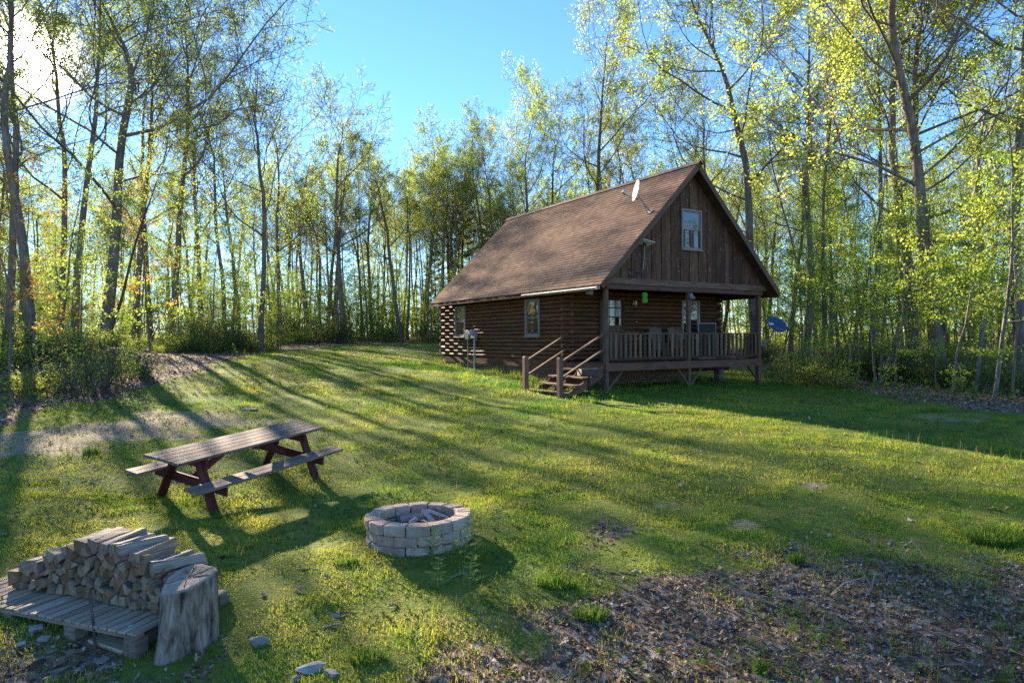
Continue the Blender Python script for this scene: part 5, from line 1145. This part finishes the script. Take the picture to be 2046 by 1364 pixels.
# sunlit patches of the photo's lawn, walls and roof: the wood is thinner where the low sun comes through to them
sdir=ray(60,112); sdir=sdir/np.linalg.norm(sdir); sh=np.hypot(sdir[0],sdir[1]); su=sdir[:2]/sh; sslope=sdir[2]/sh
LANES=[gp(*q) for q in ((1250,950),(1120,905),(950,870),(1480,1010),(640,795),(560,745),(1080,800),(1380,930),(430,850),(800,770),(260,840))]+[cab(-.1,3,.2),cab(-.1,7,.5),cab(-.1,10.5,1.),cab(.5,2,3.),cab(1.5,6,4.)]
def in_lane(x,y,h,wd=1.6):
    for L in LANES:
        dx,dy=x-L[0],y-L[1]; s_=dx*su[0]+dy*su[1]; lat=abs(-dx*su[1]+dy*su[0])
        if s_>6 and lat<wd*1.15 and L[2]+sslope*s_<h: return True
    return False
TQ={'left':62,'mid':58,'back':44,'right':62}
for _ in range(14000):
    d=math.sqrt(rng.uniform(15**2,74**2)); px=rng.uniform(-330,2380); x,y,z=gd(px,d)
    if not clear_lawn(px,d): continue
    if any((x-a)**2+(y-b)**2<2.0**2 for a,b in taken): continue
    # keep the sun side thinner so that light reaches the lawn, as in the photo
    if -330<px<480 and d<60 and rng.random()<THIN: continue
    zn=[q for q in ZN if q[0]<=px<q[1]][0]
    if TQ[zn[2]]<=0: continue
    taken.append((x,y))
    if zn[2]=='mid': k=rng.choice(['bare0','bare1','slim0','slim2','pole0','pole1','oak4']); H=rng.uniform(12,17.5)
    elif zn[2]=='back': k=rng.choice(['oak3','bare0','bare1','bare0','slim1','oak4','pole0','slim2']); H=rng.uniform(12.5,16.) if px<1390 else rng.uniform(15,19)
    elif zn[2]=='right': k=rng.choice(['oak3','oak4','slim0','slim1','slim2','slim3','pole0','pole1','bare0','bare1']); H=rng.uniform(14,20)
    else: k=rng.choice(['oak3','lace0','lace1','lace2','slim0','slim1','slim2','pole0','pole1','bare0','bare1']); H=rng.uniform(13,19)
    if px<560 and px>380: H=min(H,15.5)
    if px<1000 and in_lane(x,y,z+H) and rng.random()<.95: taken.pop(); continue
    plant(k,(x,y,z),H/H0(k),zn[3],'forest_tree',group=zn[4],lean=(rng.normal(0,.035),rng.normal(0,.035)),sxy=rng.uniform(.85,1.1)); TQ[zn[2]]-=1
# understorey
UN={'left':('olive-green understorey sapling inside the wood left of the lawn','understorey of the left wood',['olive0','olive1','olive2','green3','olive1']),'mid':('pale green understorey sapling along the far lawn edge','understorey of the far wood',['olive1','green3','green1','olive0','olive2']),'back':('green understorey sapling in the wood behind the cabin','understorey behind the cabin',['green1','olive2']),'right':('fresh green understorey sapling inside the wood right of the cabin','understorey of the right wood',['green0','green1','green2','green3','green1','green3'])}
tk2=[]; QUOTA={'left':95,'mid':70,'back':22,'right':92}
for _ in range(16000):
    d=math.sqrt(rng.uniform(17**2,64**2)); px=rng.uniform(-120,2250); x,y,z=gd(px,d)
    if not clear_lawn(px,d-1.0): continue
    if 1030<px<1480 and d<50: continue
    zn=[q for q in ZN if q[0]<=px<q[1]][0][2]; lab,grp,ks=UN[zn]
    if QUOTA[zn]<=0: continue
    if any((x-a)**2+(y-b)**2<1.35**2 for a,b in tk2): continue
    if px<1000 and in_lane(x,y,z+7,1.2) and rng.random()<.8: continue
    QUOTA[zn]-=1
    k=str(rng.choice(ks)); tk2.append((x,y)); plant(k,(x,y,z),rng.uniform(.55,1.05)*(1.1 if zn=='mid' else 1.35 if zn=='right' else 1),lab,'sapling_tree',group=grp,lean=(rng.normal(0,.06),rng.normal(0,.06)))
# shrubs along the edges
for px,d,k,s_,lab in ((172,18.2,'shrub1',.95,'olive bush on the leaf bank at the left edge of the lawn'),(262,20.5,'shrub0',.8,'small bush beside the mossy mound'),(60,17.5,'shrub2',.8,'low bush at the left edge before the rust-coloured maple'),(1590,24.5,'shrub2',1.25,'pale leafy bush behind the corner post of the porch'),(1660,24,'shrub2',1.0,'low pale bush between the post and the right wood'),(1625,26,'shrub0',1.1,'loose bush below the bright low maple'),(1265,27,'shrub2',.01,'')):
    if lab: plant(k,gd(px,d),s_,lab,'bush','bush')
SH={'left':('dark green bush at the foot of the left wood','bushes along the left wood'),'mid':('dark green bush along the far lawn edge','bushes along the far lawn edge'),'right':('low green bush at the edge of the right wood','bushes along the right wood'),'back':('','')}
cnt=0
for _ in range(1500):
    px=rng.uniform(-60,2150); zn=[q for q in ZN if q[0]<=px<q[1]][0][2]
    if 1000<px<1500: continue
    ed={'left':np.interp(px,[-400,0,100,200,350,480,560],[17,20.5,22,25,29,34,41]),'mid':47.5}.get(zn,np.interp(px,[1480,1560,1650,1750,1850,2000,2500],[38,31,28,26,24.5,20.5,18]))
    d=ed+abs(rng.normal(0,2.6 if zn!='right' else 3.5)); x,y,z=gd(px,d)
    if zn=='right' and rng.random()<.45: continue
    k=str(rng.choice(['shrub0','shrub1','shrub2'])); lab,grp=SH[zn]; plant(k,(x,y,z),rng.uniform(.6,1.35)*(1.15 if zn=='mid' else .8),lab,'bush','bush',group=grp); cnt+=1
    if cnt>=95: break
# mossy mound with an old stump on the left bank
g=gd(232,23.); mb=MB(); 
old=thing('fallen_stump','dark uprooted mossy stump lying on the leaf bank at the left','stump',tuple(g),.3)
mb.tube([(-.55,0,.12),(-.1,.05,.22),(.45,0,.2),(.75,-.1,.1)],[.2,.3,.24,.1],12)
mb.build('trunk',BARKD,old,True); 
for q in (((.2,0,.25),(.5,-.35,.3),(.8,-.5,.05)),((-.1,-.1,.3),(-.2,-.4,.4),(-.3,-.55,.1)),((-.3,.1,.3),(-.5,.1,.55),(-.55,.15,.75))): mb=MB(); mb.tube(q,[.09,.06,.02],7); mb.build('root',BARKD,old,True)
# the wood in the distance reads as one mass
fr_=np.random.default_rng(77); far_src=[]
for sd in range(4): far_src.append(slim(500+sd,15+sd,.13,.4,12,.24,.5,2,.26,L_OAK,BARK,n=(4,3)))
def arrays(me):
    V=np.empty(len(me.vertices)*3,np.float32); me.vertices.foreach_get('co',V); F=np.empty(len(me.loops),np.int32); me.loops.foreach_get('vertex_index',F); return V.reshape(-1,3),F.reshape(-1,4)
src=[(arrays(a),arrays(b)) for a,b in far_src]
VB=[];FB=[];VL=[];FL=[];ob=ol=0
for i in range(190):
    px=fr_.uniform(-250,2300); d=fr_.uniform(74,112); x,y,z=gd(px,d); (tv,tf),(lv,lf)=src[i%4]; a=fr_.uniform(0,6.28); s_=fr_.uniform(.85,1.2)*(.9 if 500<px<1000 else 1.05); ca_,sa_=math.cos(a),math.sin(a); Rz=np.array([[ca_,-sa_,0],[sa_,ca_,0],[0,0,1]])*s_
    VB.append(tv@Rz.T+[x,y,z]); FB.append(tf+ob); ob+=len(tv); VL.append(lv@Rz.T+[x,y,z]); FL.append(lf+ol); ol+=len(lv)
o=link('distant_woods',mesh_np('distant_woods',np.concatenate(VB+VL),np.concatenate(FB+[f+ob for f in FL]),[BARK,L_OAK],{'tone':fr_.random(ob+ol)},True)); nb=sum(len(f) for f in FB); mi=np.zeros(len(o.data.polygons),np.int32); mi[nb:]=1; o.data.polygons.foreach_set('material_index',mi)
tag(o,'far wood of bare trunks and thin leaves closing the background','woods',kind='stuff')

# leafy growth filling the depth of the wood between its trunks
def thicket(n,pxa,pxb,d0,d1,hmax,ls,cols,name,label):
    g=np.random.default_rng(91); m=n//60; d=np.sqrt(g.uniform(d0*d0,d1*d1,m)); px=g.uniform(pxa,pxb,m); x=(px-1023)/FPX*d; ok=np.array([bool(clear_lawn(p,q-2.)) and not(1000<p<1500 and q<46) for p,q in zip(px,d)]); x,d=x[ok],d[ok]; m=len(x); z=hz(x,d)
    zc=z+hmax*g.random(m)**1.4; k=60
    P=np.stack([np.repeat(x,k),np.repeat(d,k),np.repeat(zc,k)],1)+g.normal(0,1,(m*k,3))*np.array([.9,.9,.45])*np.repeat(g.uniform(.3,1.25,m),k)[:,None]; P[:,2]=np.maximum(P[:,2],hz(P[:,0],P[:,1])+.05)
    Dd=g.normal(0,1,(m*k,3)); Dd/=np.linalg.norm(Dd,axis=1)[:,None]; N=g.normal(0,.6,(m*k,3)); N[:,2]+=.8; N/=np.linalg.norm(N,axis=1)[:,None]; S=ls*g.uniform(.5,1.2,m*k)
    tone=np.clip(np.repeat(g.random(m),k)*.7+.15+g.normal(0,.12,m*k),0,1)
    o=link(name,leaves_mesh(P,Dd,N,S,S*.6,tone,cols,name)); tag(o,label,'undergrowth',kind='stuff')
thicket(60000,-250,1010,62,105,9.,.18,L_OLV,'undergrowth','olive depth of the wood beyond the lawn')
thicket(110000,-250,1010,33,80,5.5,.12,L_OLV,'undergrowth','olive and yellow leaves filling the wood beyond the lawn')
thicket(42000,520,1010,47,66,2.6,.14,L_SHR,'undergrowth','dark green leaves closing the far edge of the lawn')
thicket(70000,1450,2350,50,100,8.,.17,L_GRN,'undergrowth','leafy green depth of the wood right of the cabin')
thicket(90000,1450,2350,29,70,6.,.12,L_GRN,'undergrowth','green leaves filling the wood right of the cabin')
# ------------------------------------------------------------------ light, sky, camera
sd=ray(60,112); sd=sd/np.linalg.norm(sd); SEL=math.asin(sd[2]); SAZ=math.atan2(sd[0],sd[1])
w=D.worlds.new('World'); SC.world=w; w.use_nodes=True; nt=w.node_tree; nt.nodes.clear()
sky=nt.nodes.new('ShaderNodeTexSky'); sky.sky_type='NISHITA'; sky.sun_disc=False; sky.sun_elevation=SEL; sky.sun_rotation=SAZ; sky.altitude=300; sky.air_density=1.0; sky.dust_density=.0; sky.ozone_density=6.8
bg=nt.nodes.new('ShaderNodeBackground'); bg.inputs['Strength'].default_value=SKYS; out=nt.nodes.new('ShaderNodeOutputWorld')
# bright haze round the sun itself
geo=nt.nodes.new('ShaderNodeTexCoord'); dot=nt.nodes.new('ShaderNodeVectorMath'); dot.operation='DOT_PRODUCT'; nt.links.new(geo.outputs['Generated'],dot.inputs[0]); dot.inputs[1].default_value=tuple(sd)
def wm(op,a,b):
    m=nt.nodes.new('ShaderNodeMath'); m.operation=op
    for v,i in ((a,0),(b,1)):
        if hasattr(v,'links'): nt.links.new(v,m.inputs[i])
        else: m.inputs[i].default_value=v
    return m.outputs[0]
c0=wm('MAXIMUM',dot.outputs['Value'],0.)
gl=wm('ADD',wm('MULTIPLY',wm('POWER',c0,2500.),AUR[0]),wm('MULTIPLY',wm('POWER',c0,120.),AUR[1]))
bg2=nt.nodes.new('ShaderNodeBackground'); bg2.inputs['Color'].default_value=(1,.93,.80,1); nt.links.new(gl,bg2.inputs['Strength'])
ad=nt.nodes.new('ShaderNodeAddShader'); nt.links.new(sky.outputs[0],bg.inputs['Color']); nt.links.new(bg.outputs[0],ad.inputs[0]); nt.links.new(bg2.outputs[0],ad.inputs[1]); nt.links.new(ad.outputs[0],out.inputs['Surface'])
sl_=D.lights.new('sun','SUN'); sl_.energy=SUNE; sl_.angle=R(.75); sl_.color=(1,.83,.62); so=link('sun',sl_); so.rotation_euler=Vector(tuple(-sd)).to_track_quat('-Z','Y').to_euler(); so.location=(-30,40,30)
cam=D.cameras.new('camera'); co=link('camera',cam); cam.sensor_width=36; cam.sensor_fit='HORIZONTAL'; cam.lens=36*FPX/2046; cam.clip_end=2000; cam.clip_start=.05
U2=np.array([0,sp,cp]); FW=np.array([0,cp,-sp]); Rx=np.array([1,0,0])
Rv=Rx*cr+U2*sr; Uv=-Rx*sr+U2*cr
co.matrix_world=Matrix(((Rv[0],Uv[0],-FW[0],0),(Rv[1],Uv[1],-FW[1],0),(Rv[2],Uv[2],-FW[2],CZ),(0,0,0,1))); SC.camera=co
SC.view_settings.view_transform='Standard'; SC.view_settings.look='None'; SC.view_settings.exposure=EXPO; SC.view_settings.gamma=1; SC.view_settings.use_curve_mapping=False
cy=SC.cycles; cy.use_denoising=False; cy.use_adaptive_sampling=False
try: cy.denoiser='OPENIMAGEDENOISE'; cy.denoising_input_passes='RGB_ALBEDO_NORMAL'; cy.denoising_prefilter='ACCURATE'
except Exception: pass
cy.max_bounces=6; cy.diffuse_bounces=4; cy.transmission_bounces=4; cy.transparent_max_bounces=4; cy.caustics_reflective=False; cy.caustics_refractive=False; cy.sample_clamp_indirect=4
SC.render.use_persistent_data=False
